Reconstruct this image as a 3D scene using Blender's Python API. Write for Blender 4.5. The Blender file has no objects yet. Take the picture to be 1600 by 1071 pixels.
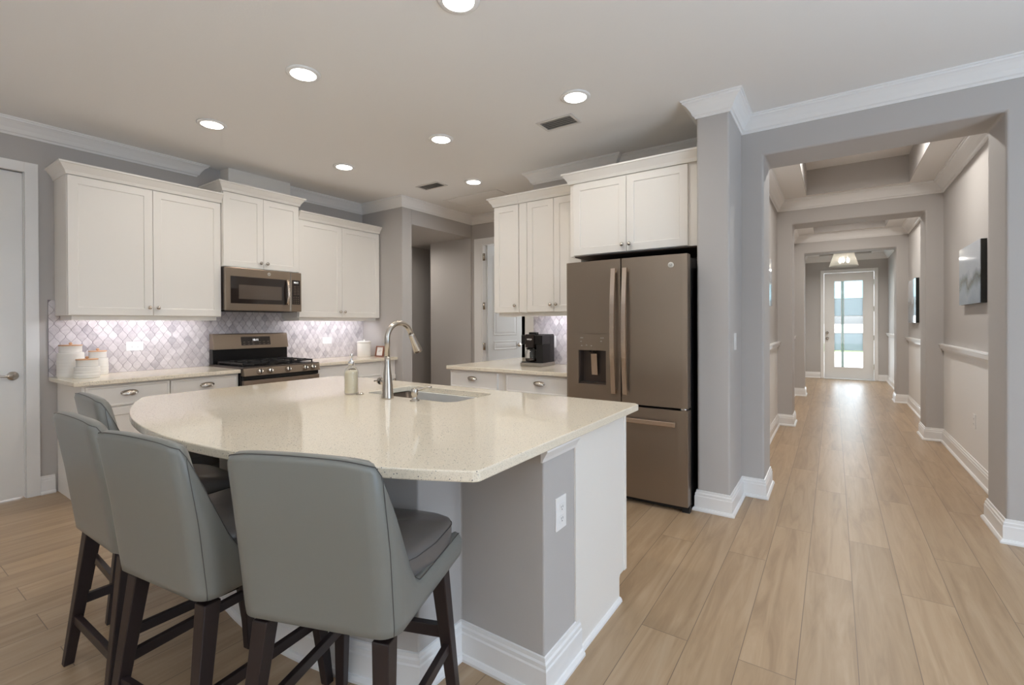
import bpy, bmesh, math, random
from mathutils import Vector, Matrix
from math import pi, sin, cos, radians, sqrt
random.seed(7)
S = bpy.context.scene
COL = S.collection

# ------------------------------------------------------------------ camera
F_PX, CY, YAW, ROLL, PITCH, EYE = 735.8, 508.9, .59918, -.00403, -.00387, 1.30
fw = Vector((-sin(YAW)*cos(PITCH), cos(YAW)*cos(PITCH), sin(PITCH)))
rt0 = Vector((cos(YAW), sin(YAW), 0)); up0 = rt0.cross(fw)
rt = rt0*cos(ROLL) + up0*sin(ROLL); up = up0*cos(ROLL) - rt0*sin(ROLL)
cam = bpy.data.cameras.new('camera'); cam_o = bpy.data.objects.new('camera', cam); COL.objects.link(cam_o)
m = Matrix((rt, up, -fw)).transposed().to_4x4(); m.translation = (0, 0, EYE)
cam_o.matrix_world = m
cam.sensor_width = 36; cam.lens = F_PX/1600*36; cam.shift_y = -(535.5-CY)/1600
cam.clip_start = .05
S.camera = cam_o

# ------------------------------------------------------------------ world, exposure
S.view_settings.view_transform = 'Standard'; S.view_settings.look = 'None'
S.view_settings.gamma = 1; S.view_settings.use_curve_mapping = False
S.view_settings.exposure = 0.12
w = bpy.data.worlds.new('sky'); S.world = w; w.use_nodes = True
nt = w.node_tree; bg = nt.nodes['Background']
sky = nt.nodes.new('ShaderNodeTexSky'); sky.sky_type = 'NISHITA'; sky.sun_disc = False
sky.sun_elevation = radians(55); sky.sun_rotation = radians(200); sky.dust_density = 3
hsv = nt.nodes.new('ShaderNodeHueSaturation'); hsv.inputs['Saturation'].default_value = .35
nt.links.new(sky.outputs[0], hsv.inputs['Color']); nt.links.new(hsv.outputs[0], bg.inputs[0]); bg.inputs[1].default_value = .45
S.cycles.max_bounces = 10; S.cycles.diffuse_bounces = 6; S.cycles.glossy_bounces = 4
S.cycles.sample_clamp_indirect = 6; S.cycles.use_denoising = True; S.cycles.caustics_reflective = False; S.cycles.caustics_refractive = False

def area(name, loc, direction, sx, sy, power, color=(1, 1, 1), parent=None, shape='RECTANGLE', spread=180):
    l = bpy.data.lights.new(name, 'AREA'); l.shape = shape; l.size = sx
    if shape == 'RECTANGLE': l.size_y = sy
    l.energy = power; l.color = color; l.spread = radians(spread)
    o = bpy.data.objects.new(name, l); COL.objects.link(o)
    o.rotation_euler = Vector(direction).to_track_quat('-Z', 'Y').to_euler()
    o.location = loc
    if parent: o.parent = parent; o.location = Vector(loc) - parent.location
    return o
DAY = (.74, .87, 1.0); WARM = (1.0, .94, .86); HALLWARM = (1.0, .96, .90); COOL = (.93, .93, 1.0)
# daylight through the glazed openings of the living room behind the camera, and through the entry door, plus two added ceiling fills
area('living_room_daylight', (-.4, -4.4, 1.35), (0, 1, .12), 5.0, 2.2, 6, DAY)
area('ceiling_fill', (-.6, -4.35, .35), (0, .45, 1), 5.2, .6, 185, (.78, .89, 1.0), spread=100)  # unseen upward fill added to lift the ceiling; there is no patio
area('side_ceiling_fill', (3.2, .6, .4), (-.5, .1, 1), 2.6, .5, 62, (.68, .84, 1.0), spread=105)  # another added fill, brightens and cools the right part of the ceiling
area('living_room_side_daylight', (3.3, 1.0, 1.3), (-1, 0, .12), 2.4, 2.0, 52, (.54, .75, 1.0))
area('entry_daylight', (.28, 13.7, 1.5), (0, -1, -.08), 2.2, 2.4, 125, (.80, .91, 1.0))
area('back_room_daylight', (-3.4, 7.6, 1.6), (.0, -1, 0), 1.2, 1.2, 50, (.93, .97, 1.0))
CAN_W = 3.9
sl = bpy.data.lights.new('sun', 'SUN'); sl.energy = 5; sl.angle = radians(2); sl.color = (1, .97, .92)
so = bpy.data.objects.new('sun', sl); COL.objects.link(so); so.location = (0, -8, 9); so.rotation_euler = Vector((.15, .5, -.87)).to_track_quat('-Z', 'Y').to_euler()

# ------------------------------------------------------------------ mesh helpers
class MB:
    def __init__(s, T=None): s.v = []; s.f = []; s.mi = []; s.T = T; s.m = 0; s.sm = []
    def add(s, vs, fs, smooth=False):
        b = len(s.v)
        for p in vs: s.v.append(tuple(s.T(*p)) if s.T else tuple(p))
        for f in fs: s.f.append(tuple(b+i for i in f)); s.mi.append(s.m); s.sm.append(smooth)
    def box(s, x0, x1, y0, y1, z0, z1):
        s.add([(x, y, z) for z in (z0, z1) for y in (y0, y1) for x in (x0, x1)],
              [(0, 2, 3, 1), (4, 5, 7, 6), (0, 1, 5, 4), (2, 6, 7, 3), (0, 4, 6, 2), (1, 3, 7, 5)])
        return s
    def hull(s, a, b):  # two quads (lists of 4 points) joined
        s.add(list(a)+list(b), [(3, 2, 1, 0), (4, 5, 6, 7)] + [(i, (i+1) % 4, 4+(i+1) % 4, 4+i) for i in range(4)]); return s
    def prism(s, poly, z0, z1, axis='z', smooth=False):
        n = len(poly)
        f = {'z': lambda a, b, c: (a, b, c), 'y': lambda a, b, c: (a, c, b), 'x': lambda a, b, c: (c, a, b)}[axis]
        s.add([f(a, b, z0) for a, b in poly] + [f(a, b, z1) for a, b in poly],
              [tuple(range(n))[::-1], tuple(range(n, 2*n))])
        b = len(s.v)-2*n
        for i in range(n):
            s.f.append((b+i, b+(i+1) % n, b+n+(i+1) % n, b+n+i)); s.mi.append(s.m); s.sm.append(smooth)
        return s
    def lathe(s, prof, c=(0, 0, 0), n=24, axis='z', smooth=True, cap=True):
        vs = []; fs = []
        for r, h in prof:
            for i in range(n):
                a = 2*pi*i/n; p = (r*cos(a), r*sin(a), h)
                if axis == 'x': p = (h, p[0], p[1])
                elif axis == 'y': p = (p[1], h, p[0])
                elif axis == '-y': p = (p[0], -h, p[1])
                vs.append((p[0]+c[0], p[1]+c[1], p[2]+c[2]))
        for j in range(len(prof)-1):
            for i in range(n): fs.append((j*n+i, j*n+(i+1) % n, (j+1)*n+(i+1) % n, (j+1)*n+i))
        if cap: fs.append(tuple(range(n))[::-1]); k = (len(prof)-1)*n; fs.append(tuple(range(k, k+n)))
        s.add(vs, fs, smooth); return s
    def tube(s, pts, r, n=12, cap=True):
        P = [Vector(p) for p in pts]; k = len(P); R = r if isinstance(r, (list, tuple)) else [r]*k
        t = (P[1]-P[0]).normalized(); u = t.orthogonal().normalized(); vs = []
        for i in range(k):
            t2 = (P[min(i+1, k-1)]-P[max(i-1, 0)]).normalized()
            u = (u - t2*u.dot(t2)).normalized(); w2 = t2.cross(u)
            for j in range(n):
                a = 2*pi*j/n; vs.append(tuple(P[i] + (u*cos(a)+w2*sin(a))*R[i]))
        fs = [(i*n+j, i*n+(j+1) % n, (i+1)*n+(j+1) % n, (i+1)*n+j) for i in range(k-1) for j in range(n)]
        if cap: fs += [tuple(range(n))[::-1], tuple(range((k-1)*n, k*n))]
        s.add(vs, fs, True); return s
    def sweep(s, prof, path, left=True, closed=False):
        """profile (out, z) swept along a plan polyline; 'out' points to the left (or right) of the path"""
        P = [Vector((p[0], p[1])) for p in path]; z = path[0][2] if len(path[0]) > 2 else 0
        n = len(P); k = len(prof); vs = []; sg = 1 if left else -1
        for i in range(n):
            d0 = (P[i]-P[i-1]).normalized() if (i > 0 or closed) else None
            d1 = (P[(i+1) % n]-P[i]).normalized() if (i < n-1 or closed) else None
            d0 = d0 or d1; d1 = d1 or d0
            n0 = Vector((-d0.y, d0.x))*sg; n1 = Vector((-d1.y, d1.x))*sg
            nn = (n0+n1).normalized(); nn = nn/max(nn.dot(n0), .3)
            for o, h in prof: vs.append((P[i].x+nn.x*o, P[i].y+nn.y*o, z+h))
        fs = []
        for i in range(n if closed else n-1):
            for j in range(k):
                a = i*k; b = ((i+1) % n)*k
                fs.append((a+j, a+(j+1) % k, b+(j+1) % k, b+j))
        if not closed: fs += [tuple(range(k)), tuple(range((n-1)*k, n*k))[::-1]]
        s.add(vs, fs); return s
    def grid(s, rows, closed_u=False, closed_v=False, smooth=True):
        n = len(rows); k = len(rows[0]); vs = [p for r in rows for p in r]; fs = []
        for i in range(n if closed_u else n-1):
            for j in range(k if closed_v else k-1):
                fs.append((i*k+j, i*k+(j+1) % k, ((i+1) % n)*k+(j+1) % k, ((i+1) % n)*k+j))
        s.add(vs, fs, smooth); return s
    def rpanel(s, u0, u1, v0, v1, w0, t, fw_=.058, rec=.007):
        """shaker panel: flat frame around a recessed centre, facing +w"""
        L = [(0, 0), (0, t-.002), (.002, t), (fw_, t), (fw_+.004, t-rec)]
        vs = []
        for i, h in L: vs += [(u0+i, v0+i, w0+h), (u1-i, v0+i, w0+h), (u1-i, v1-i, w0+h), (u0+i, v1-i, w0+h)]
        fs = [(3, 2, 1, 0)]
        for j in range(len(L)-1):
            for i in range(4): fs.append((j*4+i, j*4+(i+1) % 4, j*4+4+(i+1) % 4, j*4+4+i))
        k = (len(L)-1)*4; fs.append((k, k+1, k+2, k+3)); s.add(vs, fs); return s
    def build(s, name, mats, parent=None, bevel=0, seg=2, subsurf=0, smooth=None, ang=35):
        me = bpy.data.meshes.new(name)
        off = Vector((0, 0, 0))
        q = parent
        while q: off += q.location; q = q.parent
        me.from_pydata([tuple(Vector(v)-off) for v in s.v], [], s.f)
        mats = mats if isinstance(mats, (list, tuple)) else [mats]
        for mt in mats: me.materials.append(mt)
        for p, i, sm in zip(me.polygons, s.mi, s.sm): p.material_index = i; p.use_smooth = sm if smooth is None else smooth
        bm = bmesh.new(); bm.from_mesh(me); bmesh.ops.recalc_face_normals(bm, faces=bm.faces); bm.to_mesh(me); bm.free()
        o = bpy.data.objects.new(name, me); COL.objects.link(o)
        if parent: o.parent = parent
        if bevel:
            b = o.modifiers.new('bevel', 'BEVEL'); b.width = bevel; b.segments = seg; b.limit_method = 'ANGLE'; b.angle_limit = radians(ang)
            b.harden_normals = False
        if subsurf:
            b = o.modifiers.new('sub', 'SUBSURF'); b.levels = subsurf; b.render_levels = subsurf
        return o
def thing(name, label, cat, loc=(0, 0, 0), rz=0, group=None):
    o = bpy.data.objects.new(name, None); COL.objects.link(o); o.empty_display_size = .1
    o.location = loc; o.rotation_euler = (0, 0, rz); tag(o, label, cat, group); return o
def tag(o, label, cat, group=None):
    o['label'] = label; o['category'] = cat
    if group: o['group'] = group
    return o
def struct(name, mb, mats, **k):
    o = mb.build(name, mats, **k); o['kind'] = 'structure'; return o
def text(name, body, size, mat, parent, origin, uvec, vvec, ext=.0006):
    cu = bpy.data.curves.new(name, 'FONT'); cu.body = body; cu.size = size; cu.extrude = ext; cu.align_x = 'CENTER'; cu.align_y = 'CENTER'
    to = bpy.data.objects.new(name, cu); COL.objects.link(to)
    bpy.context.view_layer.update()
    me = bpy.data.meshes.new_from_object(to.evaluated_get(bpy.context.evaluated_depsgraph_get()))
    bpy.data.objects.remove(to); bpy.data.curves.remove(cu)
    u = Vector(uvec); v = Vector(vvec); n = u.cross(v); off = Vector((0, 0, 0)); q = parent
    while q: off += q.location; q = q.parent
    for vt in me.vertices: vt.co = Vector(origin) + u*vt.co.x + v*vt.co.y + n*vt.co.z - off
    me.materials.clear(); me.materials.append(mat)
    o = bpy.data.objects.new(name, me); COL.objects.link(o); o.parent = parent; return o

# ------------------------------------------------------------------ materials
def lin(c): return tuple(((x/255+.055)/1.055)**2.4 if x > 10 else x/255/12.92 for x in c)
def mat(name, col, rough=.5, metal=0, emit=0, trans=0, bump=0, bscale=60, coat=0, srgb=True, alpha=1, ior=1.45, spec=.5, ecol=None):
    mt = bpy.data.materials.new(name); mt.use_nodes = True; t = mt.node_tree; b = t.nodes['Principled BSDF']
    c = lin(col) if srgb else col
    b.inputs['Base Color'].default_value = (*c, 1); b.inputs['Roughness'].default_value = rough; b.inputs['Metallic'].default_value = metal
    b.inputs['Transmission Weight'].default_value = trans; b.inputs['IOR'].default_value = ior; b.inputs['Alpha'].default_value = alpha
    b.inputs['Coat Weight'].default_value = coat; b.inputs['Specular IOR Level'].default_value = spec
    if emit: b.inputs['Emission Color'].default_value = (*(lin(ecol) if ecol else c), 1); b.inputs['Emission Strength'].default_value = emit
    # a faint procedural mottling and bump keeps every surface node based
    tc = t.nodes.new('ShaderNodeTexCoord'); nz = t.nodes.new('ShaderNodeTexNoise'); nz.inputs['Scale'].default_value = bscale; nz.inputs['Detail'].default_value = 4
    t.links.new(tc.outputs['Object'], nz.inputs['Vector'])
    if bump:
        bp = t.nodes.new('ShaderNodeBump'); bp.inputs['Strength'].default_value = bump; bp.inputs['Distance'].default_value = .002
        t.links.new(nz.outputs['Fac'], bp.inputs['Height']); t.links.new(bp.outputs[0], b.inputs['Normal'])
    return mt
M = {}
M['wall'] = mat('greige_wall_paint', (187, 183, 180), .62, bump=.12, bscale=220)
M['wall_lower'] = mat('white_wainscot_paint', (238, 237, 236), .5, bump=.06, bscale=200)
M['ceil'] = mat('ceiling_paint', (236, 234, 232), .8, bump=.25, bscale=90)
M['trim'] = mat('white_trim_gloss', (238, 237, 236), .28)
M['door'] = mat('white_door_paint', (236, 235, 233), .35)
M['cab'] = mat('white_cabinet_lacquer', (238, 234, 228), .35)
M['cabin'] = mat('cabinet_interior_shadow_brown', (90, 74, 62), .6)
M['nickel'] = mat('brushed_nickel', (196, 188, 178), .26, 1)
M['basin'] = mat('dark_steel_basin', (100, 91, 84), .32, 1)
M['steel'] = mat('brushed_steel', (176, 172, 166), .3, 1, bump=.04, bscale=300)
M['chrome'] = mat('chrome', (225, 225, 228), .1, 1)
M['slate'] = mat('slate_metal', (147, 132, 117), .30, .75)
M['slate_dark'] = mat('dark_slate_metal', (88, 78, 72), .35, .7)
M['handle'] = mat('bronze_grey_handle', (214, 196, 180), .24, 1)
M['black'] = mat('black_enamel', (20, 18, 18), .25)
M['blackmat'] = mat('black_matte', (24, 22, 22), .6)
M['iron'] = mat('cast_iron', (32, 30, 30), .45)
M['glassblack'] = mat('black_glass', (46, 39, 36), .06)
M['window_dark'] = mat('oven_window_mesh', (92, 82, 74), .12)
M['led'] = mat('white_led_digits', (255, 255, 255), .4, emit=1.3)
M['lens'] = mat('lamp_lens', (255, 250, 240), .4, emit=14)
M['strip'] = mat('led_strip', (250, 248, 255), .4, emit=4)
M['plate'] = mat('white_plastic', (240, 239, 238), .35)
M['slot'] = mat('socket_slot', (90, 88, 88), .5)
M['vent'] = mat('vent_white_metal', (214, 210, 206), .45)
M['ventdark'] = mat('vent_duct_dark', (122, 119, 116), .8)
M['leather'] = mat('grey_leather', (126, 126, 121), .34, bump=.10, bscale=420, coat=.12)
M['leather_seat'] = mat('shaded_leather_seat', (108, 103, 100), .34, bump=.10, bscale=420, coat=.1)  # the stool leather made darker: the seat's shade is in this colour
M['seam'] = mat('dark_stitching', (88, 85, 82), .6)
M['espresso'] = mat('espresso_wood', (44, 34, 33), .38, bump=.08, bscale=40)
M['ceramic'] = mat('white_ceramic', (232, 229, 224), .3)
M['bamboo'] = mat('bamboo_lid', (206, 160, 122), .5)
M['frame'] = mat('copper_brown_frame', (140, 92, 74), .4)
M['paper'] = mat('white_paper', (238, 235, 230), .6)
M['soap'] = mat('pale_yellow_soap', (240, 228, 200), .3)
M['outside'] = mat('driveway_concrete', (226, 224, 220), .8)
M['lawn'] = mat('lawn_green', (104, 140, 70), .9, bump=.5, bscale=40)
M['canvas_edge'] = mat('black_print_edge', (34, 36, 34), .35)
M['threshold'] = mat('threshold_metal', (222, 224, 228), .3, .3)
M['outwall'] = mat('exterior_stucco', (210, 206, 200), .8)
M['logo'] = mat('emblem_silver', (215, 212, 205), .3, .8)
M['greydoor'] = mat('blue_lit_grey_door_paint', (222, 224, 225), .4)  # light grey paint tinted with the back room's bluish light

def node_mat(name):
    mt = bpy.data.materials.new(name); mt.use_nodes = True
    return mt, mt.node_tree, mt.node_tree.nodes['Principled BSDF']
def N(t, kind, **k):
    n = t.nodes.new('ShaderNode'+kind)
    for a, b in k.items(): setattr(n, a, b)
    return n
def ramp(t, stops):
    r = t.nodes.new('ShaderNodeValToRGB'); e = r.color_ramp.elements
    while len(e) < len(stops): e.new(.5)
    for i, (p, c) in enumerate(stops): e[i].position = p; e[i].color = (*c, 1)
    return r
# oak plank floor: long planks along the hallway, grain noise stretched along each plank
mt, t, b = node_mat('oak_plank_floor'); M['floor'] = mt
tc = N(t, 'TexCoord'); mp = N(t, 'Mapping'); mp.inputs['Rotation'].default_value = (0, 0, pi/2); mp.inputs['Location'].default_value = (0, -.075, 0)
t.links.new(tc.outputs['Object'], mp.inputs[0])
br = N(t, 'TexBrick'); br.offset = .37; br.offset_frequency = 2
br.inputs['Color1'].default_value = (0, 0, 0, 1); br.inputs['Color2'].default_value = (1, 1, 1, 1); br.inputs['Mortar'].default_value = (.5, .5, .5, 1)
br.inputs['Scale'].default_value = 1; br.inputs['Mortar Size'].default_value = .0016; br.inputs['Brick Width'].default_value = 1.45; br.inputs['Row Height'].default_value = .19; br.inputs['Bias'].default_value = 0
t.links.new(mp.outputs[0], br.inputs[0])
bw = N(t, 'RGBToBW'); t.links.new(br.outputs['Color'], bw.inputs[0])
mp2 = N(t, 'Mapping'); mp2.inputs['Scale'].default_value = (11, .9, 1); t.links.new(tc.outputs['Object'], mp2.inputs[0])
cmb = N(t, 'CombineXYZ'); mu = N(t, 'Math', operation='MULTIPLY'); mu.inputs[1].default_value = 37; t.links.new(bw.outputs[0], mu.inputs[0])
t.links.new(mu.outputs[0], cmb.inputs[2]); ad = N(t, 'VectorMath', operation='ADD'); t.links.new(mp2.outputs[0], ad.inputs[0]); t.links.new(cmb.outputs[0], ad.inputs[1])
nz = N(t, 'TexNoise'); nz.inputs['Scale'].default_value = 1.6; nz.inputs['Detail'].default_value = 7; nz.inputs['Roughness'].default_value = .6; nz.inputs['Distortion'].default_value = .8
t.links.new(ad.outputs[0], nz.inputs[0])
rp = ramp(t, [(.25, lin((150, 124, 97))), (.5, lin((171, 145, 115))), (.75, lin((184, 160, 132)))]); t.links.new(nz.outputs[0], rp.inputs[0])
hs = N(t, 'HueSaturation'); t.links.new(rp.outputs[0], hs.inputs['Color'])
mr = N(t, 'MapRange'); mr.inputs[3].default_value = .93; mr.inputs[4].default_value = 1.07; t.links.new(bw.outputs[0], mr.inputs[0]); t.links.new(mr.outputs[0], hs.inputs['Value'])
mx = N(t, 'Mix', data_type='RGBA'); t.links.new(br.outputs['Fac'], mx.inputs[0]); t.links.new(hs.outputs[0], mx.inputs[6]); mx.inputs[7].default_value = (*lin((122, 102, 84)), 1)
t.links.new(mx.outputs[2], b.inputs['Base Color']); b.inputs['Roughness'].default_value = .36
bp = N(t, 'Bump'); bp.inputs['Strength'].default_value = .12; bp.inputs['Distance'].default_value = .003; t.links.new(nz.outputs[0], bp.inputs['Height']); t.links.new(bp.outputs[0], b.inputs['Normal'])
# speckled quartz
mt, t, b = node_mat('speckled_quartz'); M['quartz'] = mt
tc = N(t, 'TexCoord')
v1 = N(t, 'TexVoronoi'); v1.inputs['Scale'].default_value = 110; t.links.new(tc.outputs['Object'], v1.inputs[0])
v2 = N(t, 'TexVoronoi'); v2.inputs['Scale'].default_value = 260; t.links.new(tc.outputs['Object'], v2.inputs[0])
n1 = N(t, 'TexNoise'); n1.inputs['Scale'].default_value = 45; t.links.new(tc.outputs['Object'], n1.inputs[0])
r1 = ramp(t, [(.14, (1, 1, 1)), (.22, (0, 0, 0))]); t.links.new(v1.outputs['Distance'], r1.inputs[0])
sx = N(t, 'SeparateColor'); t.links.new(v1.outputs['Color'], sx.inputs[0])
gt = N(t, 'Math', operation='GREATER_THAN'); gt.inputs[1].default_value = .62; t.links.new(sx.outputs[0], gt.inputs[0])
ml = N(t, 'Math', operation='MULTIPLY'); t.links.new(r1.outputs[0], ml.inputs[0]); t.links.new(gt.outputs[0], ml.inputs[1])
r2 = ramp(t, [(.08, lin((194, 181, 160))), (.40, lin((242, 231, 211)))]); t.links.new(v2.outputs['Distance'], r2.inputs[0])
mx = N(t, 'Mix', data_type='RGBA'); t.links.new(ml.outputs[0], mx.inputs[0]); t.links.new(r2.outputs[0], mx.inputs[6]); mx.inputs[7].default_value = (*lin((78, 78, 84)), 1)
t.links.new(mx.outputs[2], b.inputs['Base Color']); b.inputs['Roughness'].default_value = .055; b.inputs['Specular IOR Level'].default_value = .6
# three tones of pearly marble tile, plus grout
def marble(name, c1, c2):
    mt, t, b = node_mat(name); tc = N(t, 'TexCoord'); nz = N(t, 'TexNoise'); nz.inputs['Scale'].default_value = 14; nz.inputs['Detail'].default_value = 5; nz.inputs['Distortion'].default_value = 1.5
    t.links.new(tc.outputs['Object'], nz.inputs[0]); r = ramp(t, [(.35, lin(c1)), (.65, lin(c2))]); t.links.new(nz.outputs[0], r.inputs[0]); t.links.new(r.outputs[0], b.inputs['Base Color'])
    b.inputs['Roughness'].default_value = .2; return mt
M['tile1'] = marble('marble_tile_light', (200, 194, 196), (216, 211, 212))
M['tile2'] = marble('marble_tile_mid', (186, 180, 183), (205, 199, 201))
M['tile3'] = marble('marble_tile_grey', (170, 164, 168), (192, 186, 189))
M['grout'] = mat('grey_grout', (140, 132, 136), .8)
# printed landscape (a plain lake and hills print)
mt, t, b = node_mat('landscape_print'); M['print'] = mt
tc = N(t, 'TexCoord'); nz = N(t, 'TexNoise'); nz.inputs['Scale'].default_value = 5; nz.inputs['Detail'].default_value = 6; t.links.new(tc.outputs['Object'], nz.inputs[0])
sp = N(t, 'SeparateXYZ'); t.links.new(tc.outputs['Object'], sp.inputs[0])
ma = N(t, 'Math', operation='MULTIPLY_ADD'); t.links.new(nz.outputs[0], ma.inputs[0]); ma.inputs[1].default_value = .25; az = N(t, 'Math', operation='ADD'); az.inputs[1].default_value = .30; t.links.new(sp.outputs[2], az.inputs[0]); t.links.new(az.outputs[0], ma.inputs[2])
r = ramp(t, [(.1, lin((120, 138, 156))), (.28, lin((158, 172, 186))), (.36, lin((112, 120, 118))), (.44, lin((184, 192, 202))), (.7, lin((206, 212, 222)))]); t.links.new(ma.outputs[0], r.inputs[0])
t.links.new(r.outputs[0], b.inputs['Base Color']); b.inputs['Roughness'].default_value = .07
# door lites: thin clear, frosted and reeded panes that let daylight pass
def lite(name, col, clear, rough=.05):
    mt = bpy.data.materials.new(name); mt.use_nodes = True; t = mt.node_tree; t.nodes.clear()
    out = N(t, 'OutputMaterial'); tr = N(t, 'BsdfTransparent'); tl = N(t, 'BsdfTranslucent'); gl = N(t, 'BsdfGlossy'); m1 = N(t, 'MixShader'); m2 = N(t, 'MixShader')
    tr.inputs[0].default_value = (*lin(col), 1); tl.inputs[0].default_value = (*lin(col), 1); gl.inputs['Roughness'].default_value = rough
    tc = N(t, 'TexCoord'); wv = N(t, 'TexWave', bands_direction='Z'); wv.inputs['Scale'].default_value = 9; wv.inputs['Distortion'].default_value = .6; t.links.new(tc.outputs['Object'], wv.inputs[0])
    mr = N(t, 'MapRange'); mr.inputs[3].default_value = clear-.06*(1-clear); mr.inputs[4].default_value = clear+.06*(1-clear); t.links.new(wv.outputs['Fac'], mr.inputs[0]); t.links.new(mr.outputs[0], m1.inputs[0])
    t.links.new(tl.outputs[0], m1.inputs[1]); t.links.new(tr.outputs[0], m1.inputs[2]); m2.inputs[0].default_value = .05
    t.links.new(m1.outputs[0], m2.inputs[1]); t.links.new(gl.outputs[0], m2.inputs[2]); t.links.new(m2.outputs[0], out.inputs[0]); return mt
mt = bpy.data.materials.new('clear_glass'); mt.use_nodes = True; t = mt.node_tree; t.nodes.clear(); M['glass'] = mt
out = N(t, 'OutputMaterial'); tr = N(t, 'BsdfTransparent'); gl = N(t, 'BsdfGlossy'); lw = N(t, 'LayerWeight'); mm = N(t, 'Math', operation='MULTIPLY_ADD'); m1 = N(t, 'MixShader')
tr.inputs[0].default_value = (.985, .99, .99, 1); gl.inputs['Roughness'].default_value = .03; lw.inputs[0].default_value = .25; mm.inputs[1].default_value = .45; mm.inputs[2].default_value = .05
t.links.new(lw.outputs['Fresnel'], mm.inputs[0]); t.links.new(mm.outputs[0], m1.inputs[0]); t.links.new(tr.outputs[0], m1.inputs[1]); t.links.new(gl.outputs[0], m1.inputs[2]); t.links.new(m1.outputs[0], out.inputs[0])
M['lite_pale'] = lite('frosted_pale_glass', (184, 206, 210), .6, .3)
M['lite_reed'] = lite('reeded_grey_glass', (158, 164, 165), .6, .2)
M['shade'] = lite('seeded_shade_glass', (255, 252, 246), .72, .05)
M['lite_clear'] = lite('clear_lite', (252, 254, 255), .97)
M['lite_bevel'] = lite('bevelled_strip_glass', (150, 158, 154), .8)

# ================================================================== the setting
CZ = 2.83; XW = -5.03; YF = 4.10
fl = MB(); fl.box(-7, 4.6, -4.6, 13.2, -.1, 0); struct('floor', fl, M['floor'])
# ceilings: kitchen, back part, and three hall bays each with a tray recess
c = MB(); c.box(-7, 4.6, -4.6, 4.12, CZ, 2.98); c.box(-7, -.66, 4.12, 7.9, CZ, 2.98)
BAYS = [(4.31, 6.85), (7.22, 9.75), (10.10, 13.15)]
TX0, TX1 = -.27, .685
edges = [4.12, 7.03, 9.92, 13.2]
for k, (y0, y1) in enumerate(BAYS):
    e0, e1 = edges[k], edges[k+1]; t0, t1 = y0+.16, y1-.16
    c.box(-.66, TX0, e0, e1, CZ, 3.16); c.box(TX1, 1.2, e0, e1, CZ, 3.16)
    c.box(TX0, TX1, e0, t0, CZ, 3.16); c.box(TX0, TX1, t1, e1, CZ, 3.16)
    c.box(TX0-.02, TX1+.02, t0-.02, t1+.02, 3.13, 3.19)
struct('ceiling', c, M['ceil'])
c = MB(); c.m = 0
for k, (y0, y1) in enumerate(BAYS):   # painted sides of the tray recesses
    t0, t1 = y0+.16, y1-.16
    c.box(TX0, TX0+.004, t0, t1, CZ, 3.13); c.box(TX1-.004, TX1, t0, t1, CZ, 3.13)
    c.box(TX0, TX1, t1-.004, t1, CZ, 3.13); c.box(TX0, TX1, t0, t0+.004, CZ, 3.13)
struct('trim_1', c, M['wall'])
r = MB(); r.box(-7.2, 4.8, -4.8, 13.4, 3.25, 3.35); struct('ceiling_roof', r, M['outwall'])

def opening_wall(name, axis, a0, a1, h0, h1, o, t0, t1, mats=None, **k):
    """wall elevation (a along, z up) with door-like openings o=[(a,b,top)], extruded t0..t1"""
    poly = [(a0, h0)]
    for x0, x1, zt in o: poly += [(x0, h0), (x0, zt), (x1, zt), (x1, h0)]
    poly += [(a1, h0), (a1, h1), (a0, h1)]
    mb = MB(); mb.prism(poly, t0, t1, axis); return struct(name, mb, mats or M['wall'], **k)
# range wall (faces +x) with the pantry door opening, continuing behind the camera
opening_wall('wall_range', 'x', -4.6, 3.96, 0, CZ, [(.05, .861, 2.455)], -5.2, XW)
# pier that ends the range run, passage beyond it
b_ = MB(); b_.box(-5.55, -4.29, 3.945, 4.105, 0, CZ); struct('wall_pier_left', b_, M['wall'], bevel=.012, seg=3)
b_ = MB(); b_.box(-5.09, -4.29, 5.24, 7.7, 0, CZ); struct('wall_passage_right', b_, M['wall'], bevel=.012, seg=3)
b_ = MB(); b_.prism([(-5.7, 4.10), (-4.29, 4.10), (-4.29, 5.245), (-5.085, 5.245), (-5.085, 7.7), (-5.7, 7.7)], 2.53, CZ-.002); struct('ceiling_passage', b_, M['wall'])
b_ = MB(); b_.box(-5.75, -5.55, 3.8, 7.7, 0, CZ); struct('wall_passage_left', b_, M['wall'])
b_ = MB(); b_.box(-5.75, -4.9, 7.6, 7.75, 0, CZ); struct('wall_passage_end', b_, M['wall'])
# wall with the inner door, and the solid block behind the coffee counter
opening_wall('wall_inner_door', 'y', -4.30, -2.50, 0, CZ, [(-4.105, -3.36, 2.43)], 5.265, 5.39)
b_ = MB(); b_.box(-2.53, -1.655, YF, 5.28, 0, CZ); b_.box(-1.66, -.70, YF+.06, 5.28, 0, CZ); struct('wall_fridge', b_, M['wall'], bevel=.008, seg=2)
# room behind the inner door
b_ = MB(); b_.box(-4.29, -2.0, 7.9, 8.0, 0, CZ); b_.box(-2.1, -2.0, 5.28, 8.0, 0, CZ); b_.box(-4.31, -4.29, 5.38, 8.0, 0, CZ); struct('wall_back_room', b_, M['wall'])
# pier between fridge and hall
b_ = MB(); b_.box(-.785, -.575, 3.43, 4.2, 0, CZ); struct('wall_pier_fridge', b_, M['wall'], bevel=.014, seg=3)
# hall cross walls with cased openings
for nm, y0, y1, zt, xa, xb in (('wall_hall_entry', 3.92, 4.31, 2.535, -.70, 4.6), ('wall_hall_middle', 6.85, 7.22, 2.525, -.75, 1.15), ('wall_hall_far', 9.75, 10.10, 2.51, -.75, 1.15)):
    opening_wall(nm, 'y', xa, xb, 0, CZ, [(-.425, .835, zt)], y0, y1, bevel=.014, seg=3)
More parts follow.
